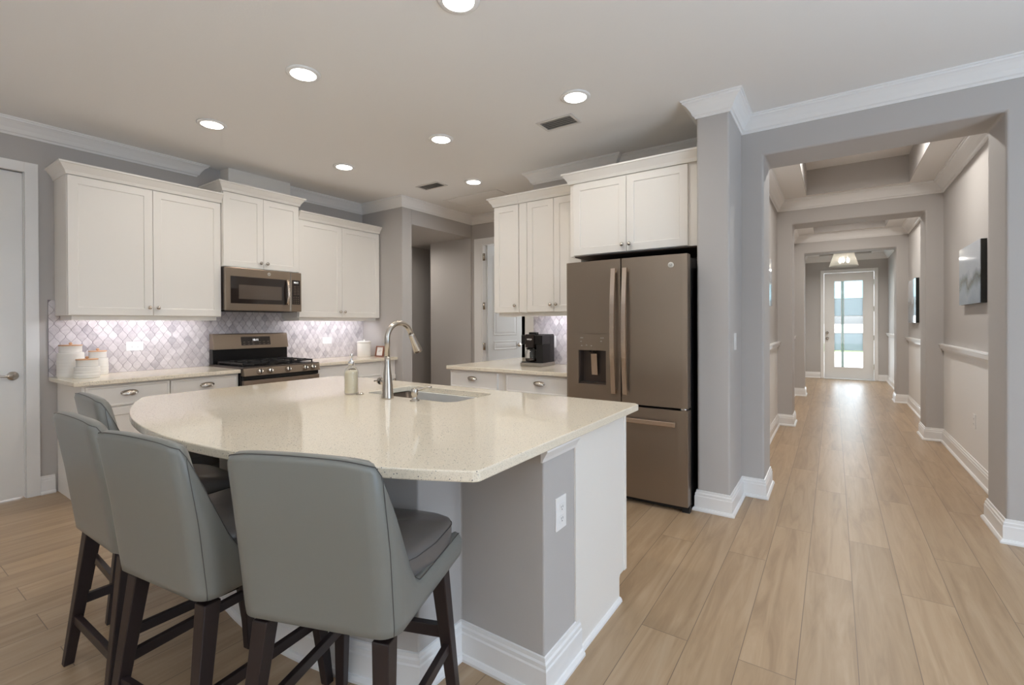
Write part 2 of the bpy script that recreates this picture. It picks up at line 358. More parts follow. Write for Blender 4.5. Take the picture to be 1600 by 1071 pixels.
# hall side walls: lower wainscot colour below the chair rail
for nm, x0, x1 in (('wall_left', -.75, -.59), ('wall_right', .985, 1.15)):
    b_ = MB(); b_.m = 1; b_.box(x0, x1, 4.29, 13.2, 0, 1.02); b_.m = 0; b_.box(x0, x1, 4.29, 13.2, 1.02, 3.2)
    struct(nm, b_, [M['wall'], M['wall_lower']])
opening_wall('wall_front', 'y', -.75, 1.15, 0, CZ, [(-.185, .745, 2.44)], 13.15, 13.30)
# living room behind the camera, with wide glazed openings on two sides
opening_wall('wall_back', 'y', -5.2, 4.6, 0, CZ, [(.3, 2.3, 2.45)], -4.6, -4.45)
opening_wall('wall_side', 'x', -4.6, 3.93, 0, CZ, [(-.3, 2.3, 2.4)], 3.4, 3.55)
# duct chase boxed in over the microwave cabinet
CH0, CH1 = 2.235, 2.865
b_ = MB(); b_.box(XW-.02, -4.86, CH0, CH1, 2.635, CZ+.01); struct('wall_chase', b_, M['cab'])

# crown moulding
CROWN = [(0, -.115), (.007, -.115), (.012, -.102), (.022, -.096), (.034, -.070), (.055, -.040), (.070, -.026), (.078, -.022), (.080, -.012), (.088, -.010), (.088, 0), (0, 0)]
def zpath(z, *p): return [(a, b, z) for a, b in p]
cr = MB(); cr.sweep(CROWN, zpath(CZ, (XW, -4.45), (XW, 2.02), (XW-.12, 2.02)), left=False)
struct('trim_2', cr, M['trim'])
cr = MB(); cr.sweep(CROWN, zpath(CZ, (XW, CH1+.004), (XW, 3.945), (-4.29, 3.945), (-4.29, 5.265), (-2.53, 5.265), (-2.53, YF), (-1.66, YF), (-1.66, YF+.06), (-.785, YF+.06), (-.785, 3.43), (-.575, 3.43), (-.575, 3.92), (3.4, 3.92)), left=False)
struct('trim_3', cr, M['trim'])
k = 4
HCROWN = [(o*1.05, h*1.12) for o, h in CROWN]
for y0, y1 in BAYS:
    cr = MB(); cr.sweep(HCROWN, zpath(CZ, (-.59, y0), (-.59, y1), (.985, y1), (.985, y0)), left=False, closed=True); struct('trim_%d' % k, cr, M['trim']); k += 1
# baseboards with shoe moulding
BASE = [(0, 0), (.030, 0), (.030, .010), (.022, .022), (.016, .024), (.016, .098), (.0125, .104), (.0125, .118), (.007, .124), (.006, .138), (0, .140)]
def base(name, path, left): bb = MB(); bb.sweep(BASE, zpath(0, *path), left=left); return struct(name, bb, M['trim'])
base('baseboard_pantry', [(XW, .935), (XW, 1.02)], False)
base('baseboard_hall_left', [(-.785, 3.62), (-.785, 3.43), (-.575, 3.43), (-.575, 3.92), (-.425, 3.92), (-.425, 4.31), (-.59, 4.31), (-.59, 6.85), (-.425, 6.85), (-.425, 7.22), (-.59, 7.22), (-.59, 9.75), (-.425, 9.75), (-.425, 10.10), (-.59, 10.10), (-.59, 13.15), (-.255, 13.15)], False)
base('baseboard_hall_right', [(3.4, 3.92), (.835, 3.92), (.835, 4.31), (.985, 4.31), (.985, 6.85), (.835, 6.85), (.835, 7.22), (.985, 7.22), (.985, 9.75), (.835, 9.75), (.835, 10.10), (.985, 10.10), (.985, 13.15), (.815, 13.15)], True)
base('baseboard_passage', [(-4.29, 5.265), (-4.29, 5.24), (-5.09, 5.24), (-5.09, 7.6)], True)
# chair rails
RAIL = [(0, -.036), (.010, -.036), (.014, -.020), (.030, -.012), (.034, .020), (.042, .026), (.042, .038), (0, .038)]
for y0, y1 in BAYS:
    for x, lf in ((-.59, False), (.985, True)):
        cr = MB(); cr.sweep(RAIL, zpath(1.025, (x, y0), (x, y1)), left=lf); struct('trim_%d' % k, cr, M['trim']); k += 1

# ---- doors
# pantry door on the left: slab, casing and lever
d = MB(); d.box(XW-.06, XW-.022, .055, .856, .012, 2.45)
do = struct('door_1', d, M['door'], bevel=.002)
cs = MB()
for prm in ((.861, .935, 0, 2.53), (-.03, .05, 0, 2.53)): cs.box(XW, XW+.018, prm[0], prm[1], prm[2], prm[3])
cs.box(XW, XW+.018, .05, .861, 2.455, 2.53); cs.box(XW-.06, XW, .856, .861, 0, 2.455)
cs.build('casing', M['trim'], do, bevel=.004)
lv = MB(); lv.lathe([(.004, 0), (.031, 0), (.033, .006), (.028, .012), (.012, .016), (.011, .045), (.004, .046)], (XW-.022, .797, .925), 20, 'x')
lv.tube([(XW+.02, .797, .925), (XW+.026, .77, .927), (XW+.026, .73, .929), (XW+.022, .68, .924)], [.010, .009, .008, .006], 10)
lv.build('door_lever', M['nickel'], do)
st = MB(); st.box(XW-.02, XW-.004, .8575, .8600, .88, .97); st.build('strike_plate', M['slate_dark'], do)
# inner door standing open, hinged at its left
d = MB(); TH = radians(80)
def idT(u, v, w_): return (-4.062+u*cos(TH)-w_*sin(TH)*-1, 5.33+u*sin(TH)-w_*cos(TH), v)
d.T = idT; d.box(0, .70, .01, 2.42, -.018, .012)
def raised(mb, u0, u1, v0, v1):
    L = [(0, .0118), (.010, .020), (.022, .014), (.05, .018)]; vs = []
    for i, h in L: vs += [(u0+i, v0+i, h), (u1-i, v0+i, h), (u1-i, v1-i, h), (u0+i, v1-i, h)]
    fs = [(j*4+i, j*4+(i+1) % 4, j*4+4+(i+1) % 4, j*4+4+i) for j in range(3) for i in range(4)] + [(12, 13, 14, 15)]
    mb.add([(a, b2, c2+.0005) for a, b2, c2 in vs], fs)
for v0, v1 in ((.2, .78), (.92, 1.05), (1.13, 2.28)): raised(d, .11, .59, v0, v1)
do = struct('door_2', d, M['greydoor'])
cs = MB()
for xa, xb in ((-4.236, -4.105), (-3.36, -3.235)): cs.box(xa, xb, 5.247, 5.265, 0, 2.505)
cs.box(-4.105, -3.36, 5.247, 5.265, 2.43, 2.505)
cs.box(-4.105, -4.085, 5.25, 5.39, 0, 2.43); cs.box(-3.38, -3.36, 5.25, 5.39, 0, 2.43); cs.box(-4.085, -3.38, 5.25, 5.39, 2.41, 2.43)
cs.build('casing', M['trim'], do, bevel=.004)
for z in (.35, .98, 1.55, 2.24):
    h = MB(); h.box(-4.087, -4.045, 5.255, 5.262, z-.05, z+.05); h.tube([(-4.066, 5.25, z-.05), (-4.066, 5.25, z+.05)], .008, 10); h.build('hinge', M['nickel'], do)
lv = MB(); lv.T = idT
def ring(u, v): 
    rows = []
    for r_, h_ in ((.0, .012), (.030, .012), (.030, .020), (.011, .024), (.011, .052), (0, .054)):
        rows.append([(u+r_*cos(a), v+r_*sin(a), h_) for a in [2*pi*i/16 for i in range(16)]])
    lv.grid(rows, closed_v=True)
ring(.64, .98); lv.tube([(.64, .98, .048), (.60, .982, .052), (.54, .98, .05)], [.010, .008, .006], 8); lv.build('door_lever', M['nickel'], do)
# entry door with banded glass
FY = 13.19
d = MB(); GX0, GX1, GZ0, GZ1 = .016, .544, .27, 2.245
for a in ((-.18, GX0, .02, 2.435), (GX1, .74, .02, 2.435), (GX0, GX1, .02, GZ0), (GX0, GX1, GZ1, 2.435)): d.box(a[0], a[1], FY, FY+.045, a[2], a[3])
do = struct('door_3', d, M['door'])
cs = MB()
cs.box(-.25, -.185, 13.13, 13.15, 0, 2.505); cs.box(.745, .812, 13.13, 13.15, 0, 2.505); cs.box(-.185, .745, 13.13, 13.15, 2.44, 2.505)
cs.build('casing', M['trim'], do, bevel=.004)
zs = [GZ0, .655, 1.055, 1.445, 1.845, GZ1]
SX0, SX1 = .145, .195
for i, g in enumerate(('lite_clear', 'lite_reed', 'lite_clear', 'lite_reed', 'lite_pale')):
    p = MB(); p.box(GX0, SX0, FY+.018, FY+.026, zs[i]+.004, zs[i+1]-.004); p.box(SX1, GX1, FY+.018, FY+.026, zs[i]+.004, zs[i+1]-.004); po = p.build('glass_band', M[g], do)
p = MB(); p.box(SX0+.004, SX1-.004, FY+.016, FY+.028, GZ0, GZ1); p.build('bevelled_strip', M['lite_bevel'], do)
p = MB()
for x in (SX0, SX1): p.box(x-.003, x+.003, FY+.014, FY+.030, GZ0, GZ1)
for z in zs[1:-1]: p.box(GX0, SX0, FY+.015, FY+.029, z-.004, z+.004); p.box(SX1, GX1, FY+.015, FY+.029, z-.004, z+.004)
p.box(GX0-.012, GX0, FY-.006, FY+.05, GZ0-.012, GZ1+.012); p.box(GX1, GX1+.012, FY-.006, FY+.05, GZ0-.012, GZ1+.012); p.box(GX0, GX1, FY-.006, FY+.05, GZ0-.012, GZ0); p.box(GX0, GX1, FY-.006, FY+.05, GZ1, GZ1+.012)
p.build('caming', M['slate_dark'], do).data.materials[0] = M['plate']
for z in (.93, 1.06):
    p = MB(); p.lathe([(.004, 0), (.030, 0), (.030, .010), (.014, .016), (.024, .032), (.022, .05), (.004, .055)], (-.122, FY, z), 18, '-y'); p.build('door_knob' if z < 1 else 'deadbolt', M['nickel'], do)
for z in (.3, .95, 1.6, 2.2):
    p = MB(); p.box(.736, .75, FY-.008, FY+.004, z-.055, z+.055); p.build('hinge', M['nickel'], do)
p = MB(); p.box(-.19, .75, 13.02, 13.20, 0, .022); p.build('threshold', M['threshold'], do, bevel=.006)
# outdoors beyond the entry door
g = MB(); g.box(-200, 200, 13.45, 420, -.2, -.06); struct('floor_driveway', g, M['outside'])
g = MB(); g.box(-14, 14, 26.5, 36, -.06, -.03); o = g.build('front_lawn', M['lawn']); tag(o, 'green lawn seen through the glass of the entry door', 'lawn'); o['kind'] = 'stuff'
# ================================================================== cabinets
def TX(u, v, w_): return (w_, u, v)              # on the range wall: u=y, v=z, w=x
def TYm(u, v, w_): return (u, -w_, v)            # facing -y: u=x, v=z, w=-y
def knob(parent, T, u, v, w0):
    k_ = MB(T); rows = []
    for r_, h in ((.0, 0), (.007, 0), (.006, .012), (.013, .017), (.0155, .022), (.013, .027), (.0, .029)):
        rows.append([(u+r_*cos(a), v+r_*sin(a), w0+h) for a in [2*pi*i/16 for i in range(16)]])
    k_.grid(rows, closed_v=True); return k_.build('knob', M['nickel'], parent)
def cup_pull(parent, T, u, v, w0):
    k_ = MB(T); rows = []
    for j in range(9):
        th = pi/2*j/8; rows.append([(u+.050*cos(p), v-.012+.030*sin(p)*sin(th), w0+.001+.027*sin(p)*cos(th)**.8) for p in [pi*i/20 for i in range(21)]])
    k_.grid(rows)
    k_.grid([[(u+.056*cos(a), v+.021*sin(a), w0+h) for a in [2*pi*i/28 for i in range(28)]] for h in (0, .003)] + [[(u, v, w0+.0035)]*28], closed_v=True)
    return k_.build('cup_pull', M['nickel'], parent)
CABCROWN = [(0, -.012), (.006, -.012), (.010, 0), (.014, .012), (.044, .056), (.052, .060), (.052, .072), (0, .072)]
def upper(label, T, plane, u0, u1, v0, v1, w_wall, w_face, doors, knobs, rail=True, ends=(1, 1), sgn=1, group='white wall cabinets', crown=True, rail_ends=(0.03, 0.03), extra=None, name='wall_cabinet'):
    """doors=[(ua,ub)], knobs=[(door index,u,v)]; w in world units along T; crown path along the exposed sides"""
    base_loc = T((u0+u1)/2, v0, (w_wall+w_face)/2)
    t = thing(name, label, 'cabinet', base_loc, 0, group)
    b_ = MB(T); b_.box(u0, u1, v0, v1, w_wall, w_face-.020); 
    if rail: b_.box(u0+rail_ends[0], u1-rail_ends[1], v0-.035, v0, w_face-.06, w_face-.042); b_.box(u0+rail_ends[0], u0+rail_ends[0]+.018, v0-.035, v0, w_wall, w_face-.06); b_.box(u1-rail_ends[1]-.018, u1-rail_ends[1], v0-.035, v0, w_wall, w_face-.06)
    if extra:
        for e in extra: b_.box(*e)
    b_.build('carcass', M['cab'], t, bevel=.0015)
    if crown:
        path = []
        if ends[0]: path.append((u0, w_wall))
        path += [(u0, w_face), (u1, w_face)]
        if ends[1]: path.append((u1, w_wall))
        cr = MB()
        pts = [T(a, v1, bb)[:2]+(v1,) for a, bb in path]
        cr.sweep(CABCROWN, pts, left=False)
        cr.build('cornice', M['cab'], t)
        top = MB(T); top.box(u0, u1, v1-.001, v1+.004, w_wall, w_face); top.build('top_board', M['cab'], t)
    for i, (a, bb) in enumerate(doors):
        d = MB(T); d.rpanel(a+.0015, bb-.0015, v0+.004, v1-.016, w_face-.020, .020); do = d.build('door', M['cab'], t)
        for ki, ku, kv in knobs:
            if ki == i: knob(do, T, ku, kv, w_face)
    return t
ZU0, ZU1 = 1.375, 2.44
g_ = 'white wall cabinets'
upper('tall white two-door wall cabinet at the left end, above the canisters', TX, 'x', 1.025, 2.093, ZU0, ZU1, XW, -4.69, [(1.027, 1.560), (1.560, 2.088)], [(0, 1.530, 1.445), (1, 1.590, 1.445)], ends=(1, 0))
upper('raised white two-door wall cabinet directly above the microwave', TX, 'x', 2.095, 2.850, 1.843, 2.558, XW, -4.668, [(2.097, 2.472), (2.472, 2.847)], [(0, 2.440, 1.905), (1, 2.504, 1.905)], rail=False)
upper('white two-door wall cabinet right of the microwave, beside the pier', TX, 'x', 2.852, 3.935, ZU0, ZU1-.005, XW, -4.69, [(2.856, 3.39), (3.39, 3.932)], [(0, 3.36, 1.445), (1, 3.42, 1.445)], ends=(0, 0))
YD = 3.77; YE = 3.53
upper('narrow one-door white wall cabinet, leftmost on the fridge wall', TYm, 'y', -2.79, -2.492, 1.405, 2.465, -YF, -YD, [(-2.787, -2.496)], [(0, -2.535, 1.475)], ends=(1, 0), rail_ends=(.03, 0))
upper('white two-door wall cabinet above the coffee maker, beside the fridge', TYm, 'y', -2.490, -1.828, 1.405, 2.465, -YF, -YD, [(-2.40, -2.112), (-2.112, -1.832)], [(0, -2.143, 1.475), (1, -2.082, 1.475)], ends=(0, 0), rail_ends=(0, 0), extra=[(-2.488, -2.402, 1.409, 2.449, -YD-.02, -YD)])
te = upper('deep white two-door cabinet over the refrigerator', TYm, 'y', -1.826, -.787, 1.858, 2.470, -(YF+.06), -YE, [(-1.790, -1.332), (-1.332, -.868)], [(0, -1.362, 1.915), (1, -1.302, 1.915)], ends=(1, 0), rail=False)
# dark sheet under the cabinet over the fridge: the gap's shade put into its colour
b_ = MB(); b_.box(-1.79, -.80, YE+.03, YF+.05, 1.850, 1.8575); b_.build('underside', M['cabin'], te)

CTZ = .90; TK = .032
def lower(label, T, u0, u1, w_wall, w_face, drawer, door, pulls, knobs=(), extra=(), group='white base cabinets'):
    t = thing('base_cabinet', label, 'cabinet', T((u0+u1)/2, 0, (w_wall+w_face)/2), 0, group)
    b_ = MB(T); b_.box(u0, u1, .10, CTZ-TK, w_wall, w_face-.020); b_.box(u0, u1, 0, .10, w_wall, w_face-.09)
    for e in extra: b_.box(*e)
    b_.build('carcass', M['cab'], t, bevel=.0015)
    for (a, bb) in drawer:
        d = MB(T); d.rpanel(a, bb, .700, .852, w_face-.020, .020, .012, .003) ; do = d.build('drawer_front', M['cab'], t)
        for pu in pulls:
            if a < pu < bb: cup_pull(do, T, pu, .792, w_face)
    for (a, bb) in door:
        d = MB(T); d.rpanel(a, bb, .115, .690, w_face-.020, .020); do = d.build('door', M['cab'], t)
        for ku in knobs:
            if a < ku < bb: knob(do, T, ku, .63, w_face)
    return t
WB = -4.405
lower('white base cabinet left of the range, nearest the pantry door, under the canisters', TX, 1.035, 1.574, XW+.004, WB, [(1.055, 1.571)], [(1.055, 1.571)], [1.31], [1.53])
lower('white base cabinet touching the left side of the range', TX, 1.576, 2.107, XW+.004, WB, [(1.579, 2.090)], [(1.579, 2.090)], [1.845], [1.62])
lower('white base cabinet with a wide drawer right of the range', TX, 2.868, 3.719, XW+.004, WB, [(2.875, 3.716)], [(2.875, 3.294), (3.298, 3.716)], [3.30], [3.26, 3.33])
lower('slim white base cabinet in the corner against the pier, under the small picture', TX, 3.721, 3.942, XW+.004, WB, [], [(3.724, 3.935)], [], [3.90])
YBF = 3.405
lower('white base cabinet at the free left end of the coffee counter', TYm, -3.05, -2.412, -(YF-.005), -YBF, [(-3.045, -2.49)], [(-3.045, -2.49)], [-2.775], [-2.53], extra=[(-3.05, -2.54, 0, CTZ-TK, -4.62, -(YF-.005))])
lower('white base cabinet between the coffee counter end unit and the fridge', TYm, -2.410, -1.755, -(YF-.005), -YBF, [(-2.395, -1.760)], [(-2.395, -2.08), (-2.076, -1.760)], [-2.05], [-2.11, -2.05])
# worktops
def slab(poly, label, name='countertop', hole=None):
    mb = MB(); mb.prism(poly, CTZ-TK, CTZ); o = mb.build(name, M['quartz'], bevel=.004, seg=2); return tag(o, label, 'countertop')
slab([(XW, .985), (-4.375, .985), (-4.375, 2.108), (XW, 2.108)], 'white quartz worktop left of the range, carrying the white canisters')
slab([(XW, 2.866), (-4.375, 2.866), (-4.375, 3.943), (XW, 3.943)], 'white quartz worktop right of the range, ending at the pier')
slab([(-3.075, 3.378), (-1.745, 3.378), (-1.745, YF-.002), (-2.534, YF-.002), (-2.534, 4.65), (-3.075, 4.65)], 'white quartz worktop under the coffee maker, left of the fridge')

# ogee tile backsplashes, each one thin panel of grout with proud tiles
def ogee(u0, u1, v0, v1, T, w0, label, wt=.066, ht=.104):
    mb = MB(T); mb.m = 3; mb.box(u0, u1, v0, v1, w0, w0+.005)
    def half(t):  # half width at height t from tile centre
        a = abs(t)/(ht/2); tri = 1-a
        return wt/4*(1+.88*cos(pi*a)+.12*(2*tri-1))
    n = 7; hs = [(-1+2*i/(2*n))*ht/2 for i in range(2*n+1)]
    rows = int((v1-v0)/(ht/2))+2; cols = int((u1-u0)/wt)+2
    for r_ in range(rows):
        for c_ in range(cols):
            cu = u0+(c_+(.5 if r_ % 2 else 0))*wt; cv = v0+r_*ht/2
            g = .962
            pr = [(half(h)*g, h*.982) for h in hs]
            L = [(cu-a, cv+h) for a, h in pr]; R = [(cu+a, cv+h) for a, h in pr]
            poly = [R[0]]+R[1:-1]+[R[-1]]+L[1:-1][::-1]
            poly = [(min(max(a, u0+.001), u1-.001), min(max(bb, v0+.001), v1-.001)) for a, bb in poly]
            q = []
            for p in poly:
                if not q or (abs(p[0]-q[-1][0])+abs(p[1]-q[-1][1])) > 1e-5: q.append(p)
            if len(q) > 2 and abs(q[0][0]-q[-1][0])+abs(q[0][1]-q[-1][1]) < 1e-5: q.pop()
            A = abs(sum(q[i][0]*q[(i+1) % len(q)][1]-q[(i+1) % len(q)][0]*q[i][1] for i in range(len(q))))/2
            if len(q) < 4 or A < 2e-4: continue
            cx = sum(p[0] for p in q)/len(q); cy = sum(p[1] for p in q)/len(q); k_ = len(q)
            inn = [(cx+(p[0]-cx)*.955, cy+(p[1]-cy)*.955) for p in q]
            mb.m = random.choice((0, 0, 0, 1, 1, 2))
            mb.add([(p[0], p[1], w0+.004) for p in q]+[(p[0], p[1], w0+.0072) for p in q]+[(p[0], p[1], w0+.0082) for p in inn],
                   [(i, (i+1) % k_, k_+(i+1) % k_, k_+i) for i in range(k_)]+[(k_+i, k_+(i+1) % k_, 2*k_+(i+1) % k_, 2*k_+i) for i in range(k_)]+[tuple(range(2*k_, 3*k_))])
    o = mb.build('tile_backsplash', [M['tile1'], M['tile2'], M['tile3'], M['grout']]); return tag(o, label, 'backsplash', 'marble tile backsplashes')
ogee(.985, 3.943, CTZ, 1.50, TX, XW+.002, 'long ogee marble tile backsplash behind the range and canisters')
ogee(-2.529, -1.66, CTZ, 1.50, TYm, -YF, 'short ogee marble tile backsplash behind the coffee maker')

# ================================================================== island
AC, AR = (-1.985, 3.17), 2.475     # centre and radius of the seating edge
IX0, IX1, IY1 = -3.195, -.797, 2.29
def arc_y(x, r_=AR): return AC[1]-sqrt(r_*r_-(x-AC[0])**2)
xs = [IX1-.012-(IX1-IX0-.042)*i/40 for i in range(41)]
poly = [(x, arc_y(x)) for x in xs]
poly = [(IX1, arc_y(IX1)+.012), (IX1-.004, arc_y(IX1)+.003)] + poly + [(IX0+.010, arc_y(IX0)+.010), (IX0, arc_y(IX0)+.04), (IX0, IY1-.10), (IX0+.012, IY1-.05), (IX0+.05, IY1-.012), (IX0+.10, IY1), (IX1-.02, IY1), (IX1, IY1-.02)]
SK = (-2.27, -1.60, 1.79, 2.165)
def rrect(x0, x1, y0, y1, r_, n=6):
    P = []
    for cx, cy, a0 in ((x1-r_, y0+r_, -90), (x1-r_, y1-r_, 0), (x0+r_, y1-r_, 90), (x0+r_, y0+r_, 180)):
        for i in range(n+1): a = radians(a0+90*i/n); P.append((cx+r_*cos(a), cy+r_*sin(a)))
    return P
hole = rrect(*SK, .06)
def slab_with_hole(name, outer, hole, z0, z1, mt, parent, bevel):
    bm = bmesh.new(); off = parent.location
    ov = [bm.verts.new((a-off.x, b2-off.y, z1-off.z)) for a, b2 in outer]; hv = [bm.verts.new((a-off.x, b2-off.y, z1-off.z)) for a, b2 in hole]
    es = [bm.edges.new((L[i], L[(i+1) % len(L)])) for L in (ov, hv) for i in range(len(L))]
    bmesh.ops.triangle_fill(bm, use_beauty=True, use_dissolve=True, edges=es)
    r_ = bmesh.ops.extrude_face_region(bm, geom=bm.faces[:]); bmesh.ops.translate(bm, verts=[v for v in r_['geom'] if isinstance(v, bmesh.types.BMVert)], vec=(0, 0, z0-z1))
    bmesh.ops.recalc_face_normals(bm, faces=bm.faces)
    me = bpy.data.meshes.new(name); bm.to_mesh(me); bm.free(); me.materials.append(mt)
    o = bpy.data.objects.new(name, me); COL.objects.link(o); o.parent = parent
    if bevel: b2 = o.modifiers.new('bevel', 'BEVEL'); b2.width = bevel; b2.segments = 2; b2.limit_method = 'ANGLE'; b2.angle_limit = radians(50)
    return o
ct = thing('countertop', 'large white speckled quartz island top with a curved seating edge', 'countertop', (-2.0, 1.5, CTZ-TK))
slab_with_hole('stone_slab', poly, hole, CTZ-TK, CTZ, M['quartz'], ct, .004)
ZI = CTZ-TK
isl = thing('kitchen_island', 'kitchen island base with grey knee wall, curved centre and white end panel', 'island', (-2.0, 1.6, 0))
EX = -.832; KY = 1.41; KY2 = 1.645; BY = 2.185
# curved knee wall, straight shoulder and end wall (painted); one polygon in plan
arc_in = []
for i in range(25):
    x = -1.21-(2.50-1.21)*i/24; arc_in.append((x, arc_y(x, 2.135)))
kn = [(EX, KY2), (EX, KY), (-1.21, KY)] + arc_in + [(-2.50, KY), (-3.06, KY), (-3.06, KY2)]
kb = MB(); kb.prism(kn, 0, ZI); kb.build('knee_wall', M['wall'], isl, bevel=.006, seg=2, ang=60)
cb = MB(); cb.box(-3.06, EX-.02, KY2, BY-.02, .10, ZI-.24); cb.box(-3.06, EX-.02, KY2, SK[2]-.02, ZI-.24, ZI); cb.box(-3.06, SK[0]-.03, SK[2]-.02, BY-.02, ZI-.24, ZI); cb.box(SK[1]+.03, EX-.02, SK[2]-.02, BY-.02, ZI-.24, ZI); cb.box(SK[0]-.03, SK[1]+.03, BY-.04, BY-.02, ZI-.24, ZI); cb.box(-3.06, EX-.02, KY2, BY-.10, 0, .10); cb.build('carcass', M['cab'], isl)
ep = MB(); ep.prism([(KY2, 0), (BY-.085, 0), (BY-.085, .105), (BY-.075, .118), (BY-.005, .118), (BY-.005, ZI), (KY2, ZI)], EX-.02, EX+.002, 'x'); ep.box(EX-.012, EX+.007, BY-.03, BY-.005, .118, ZI); ep.box(EX+.001, EX+.006, KY2, KY2+.035, .0, ZI); ep.build('end_panel', M['cab'], isl, bevel=.0015)
ap = MB(); ap.prism([(0, ZI-.048), (.006, ZI-.048), (.010, ZI-.036), (.026, ZI-.010), (.026, ZI), (0, ZI)], KY-.02, KY2, 'y'); ap.v = [(EX+a, b2, c2) for a, b2, c2 in ap.v]; ap.build('apron_moulding', M['trim'], isl)
ib = MB(); ib.sweep(BASE, zpath(0, *([(EX, KY2+.03), (EX, KY), (-1.21, KY), (-1.21, arc_y(-1.21, 2.135))] + arc_in[1:] + [(-2.50, KY), (-3.06, KY)])), left=True); ib.build('baseboard', M['trim'], isl)
sh = MB(); sh.sweep([(0, 0), (.016, 0), (.014, .010), (.008, .018), (0, .020)], zpath(0, (EX, BY-.085), (EX, KY2+.02)), left=True); sh.build('shoe_moulding', M['trim'], isl)
for a, bb in ((-3.05, -2.42), (-2.41, -1.50), (-1.49, EX-.03)):   # doors on the working side
    d = MB(lambda u, v, w_: (-u, w_, v)); d.rpanel(-bb, -a, .115, ZI-.01, BY-.02, .02); do = d.build('door', M['cab'], isl)
def outlet(label, T, u, v, w0, horiz=False, group=None, switch=False):
    t = thing('light_switch' if switch else 'power_outlet', label, 'switch' if switch else 'outlet', T(u, v, w0), 0, group)
    W_, H_ = (.060, .038) if horiz else (.038, .060)
    p = MB(T); p.box(u-W_, u+W_, v-H_, v+H_, w0, w0+.006); p.build('wall_plate', M['plate'], t, bevel=.002)
    if switch:
        p = MB(T); p.box(u-.016, u+.016, v-.033, v+.033, w0+.006, w0+.009); p.build('rocker', M['trim'], t, bevel=.001)
    else:
        for s in (-1, 1):
            cu, cv = (u+s*.021, v) if horiz else (u, v+s*.021)
            p = MB(T); p.box(cu-.015, cu+.015, cv-.015, cv+.015, w0+.006, w0+.0085); rc = p.build('receptacle', M['trim'], t, bevel=.004)
            p = MB(T)
            for q in (-1, 1):
                if horiz: p.box(cu-.002, cu+.006, cv+q*.006-.001, cv+q*.006+.001, w0+.0085, w0+.009)
                else: p.box(cu+q*.006-.001, cu+q*.006+.001, cv-.002, cv+.006, w0+.0085, w0+.009)
            p.box(cu-.002, cu+.002, cv-.010, cv-.006, w0+.0085, w0+.009); p.build('slots', M['slot'], rc)
    return t
outlet('white duplex outlet on the end of the island', TX, 1.527, .605, EX)
outlet('white horizontal outlet on the tile right of the canisters', TX, 1.53, 1.118, XW+.008, True)
outlet('white horizontal outlet on the tile right of the range', TX, 3.415, 1.108, XW+.008, True)
outlet('white outlet plate on the tile behind the coffee maker', TYm, -2.30, 1.12, -(YF-.008))
outlet('white outlet low on the right hall wall, below the chair rail', lambda u, v, w_: (.985-w_, u, v), 5.487, .457, 0)
outlet('white outlet low on the right hall wall, beyond the second opening', lambda u, v, w_: (.985-w_, u, v), 8.2, .45, 0)
outlet('white light switch on the pier right of the refrigerator', lambda u, v, w_: (-.575+w_, -u, v), -3.62, 1.168, 0, switch=True)

# sink, faucet and the small things on the island
sk = thing('sink', 'undermount stainless steel sink set into the island', 'sink', ((SK[0]+SK[1])/2, (SK[2]+SK[3])/2, ZI-.21))
rows = []
for ins, z in ((-.012, ZI-.001), (-.012, ZI-.004), (.004, ZI-.004), (.006, ZI-.16), (.03, ZI-.195), (.12, ZI-.2)):
    rows.append([(a, b2, z) for a, b2 in rrect(SK[0]+ins, SK[1]-ins, SK[2]+ins, SK[3]-ins, max(.02, .06-ins*.3))])
sb = MB(); sb.grid(rows, closed_v=True); sb.add(rows[-1], [tuple(range(len(rows[-1])))]); sb.build('basin', M['basin'], sk)
sb = MB(); sb.lathe([(.0, 0), (.042, 0), (.045, .003), (.03, .006), (.02, .004)], (-1.93, 1.98, ZI-.2), 20); sb.build('drain', M['chrome'], sk)
fx, fy = -1.985, 1.715
fa = thing('faucet', 'tall brushed nickel gooseneck pull-down faucet behind the sink', 'faucet', (fx, fy, CTZ))
p = MB(); p.lathe([(.010, 0), (.033, 0), (.0335, .004), (.030, .02), (.028, .07), (.0225, .12), (.017, .17), (.0155, .20), (.0155, .225)], (fx, fy, CTZ), 28); p.build('body', M['nickel'], fa)
pts = [(fx, fy, CTZ+.21), (fx, fy, CTZ+.32)]; rr = .088; cz_ = CTZ+.318
for i in range(1, 15): a = pi-(pi*.90)*i/14; pts.append((fx+.0, fy+rr+rr*cos(a), cz_+rr*sin(a)))
p = MB(); p.tube(pts, .0145, 16); p.build('gooseneck', M['nickel'], fa)
e0 = Vector(pts[-1]); dr = (Vector(pts[-1])-Vector(pts[-2])).normalized(); dr = (dr + Vector((0, .10, 0))).normalized()
p = MB(); p.tube([e0, e0+dr*.012, e0+dr*.05, e0+dr*.105, e0+dr*.118, e0+dr*.119], [.0155, .0165, .019, .0245, .024, .010], 20); p.build('spray_head', M['nickel'], fa)
p = MB(); p.tube([(fx-.012, fy, CTZ+.085), (fx-.055, fy, CTZ+.090)], .016, 16); p.tube([(fx-.055, fy, CTZ+.090), (fx-.066, fy, CTZ+.091)], [.0185, .0185], 16); p.tube([(fx-.062, fy, CTZ+.091), (fx-.10, fy-.006, CTZ+.088)], [.006, .004], 10); p.build('side_handle', M['nickel'], fa)
p = MB(); p.tube([(fx-.055, fy, CTZ+.090), (fx-.0585, fy, CTZ+.0903)], .0192, 16); p.build('dark_ring', M['black'], fa)
sx_, sy_ = -1.800, 1.735
sd = thing('soap_pump', 'short brushed nickel soap pump at the near rim of the sink', 'soap dispenser', (sx_, sy_, CTZ))
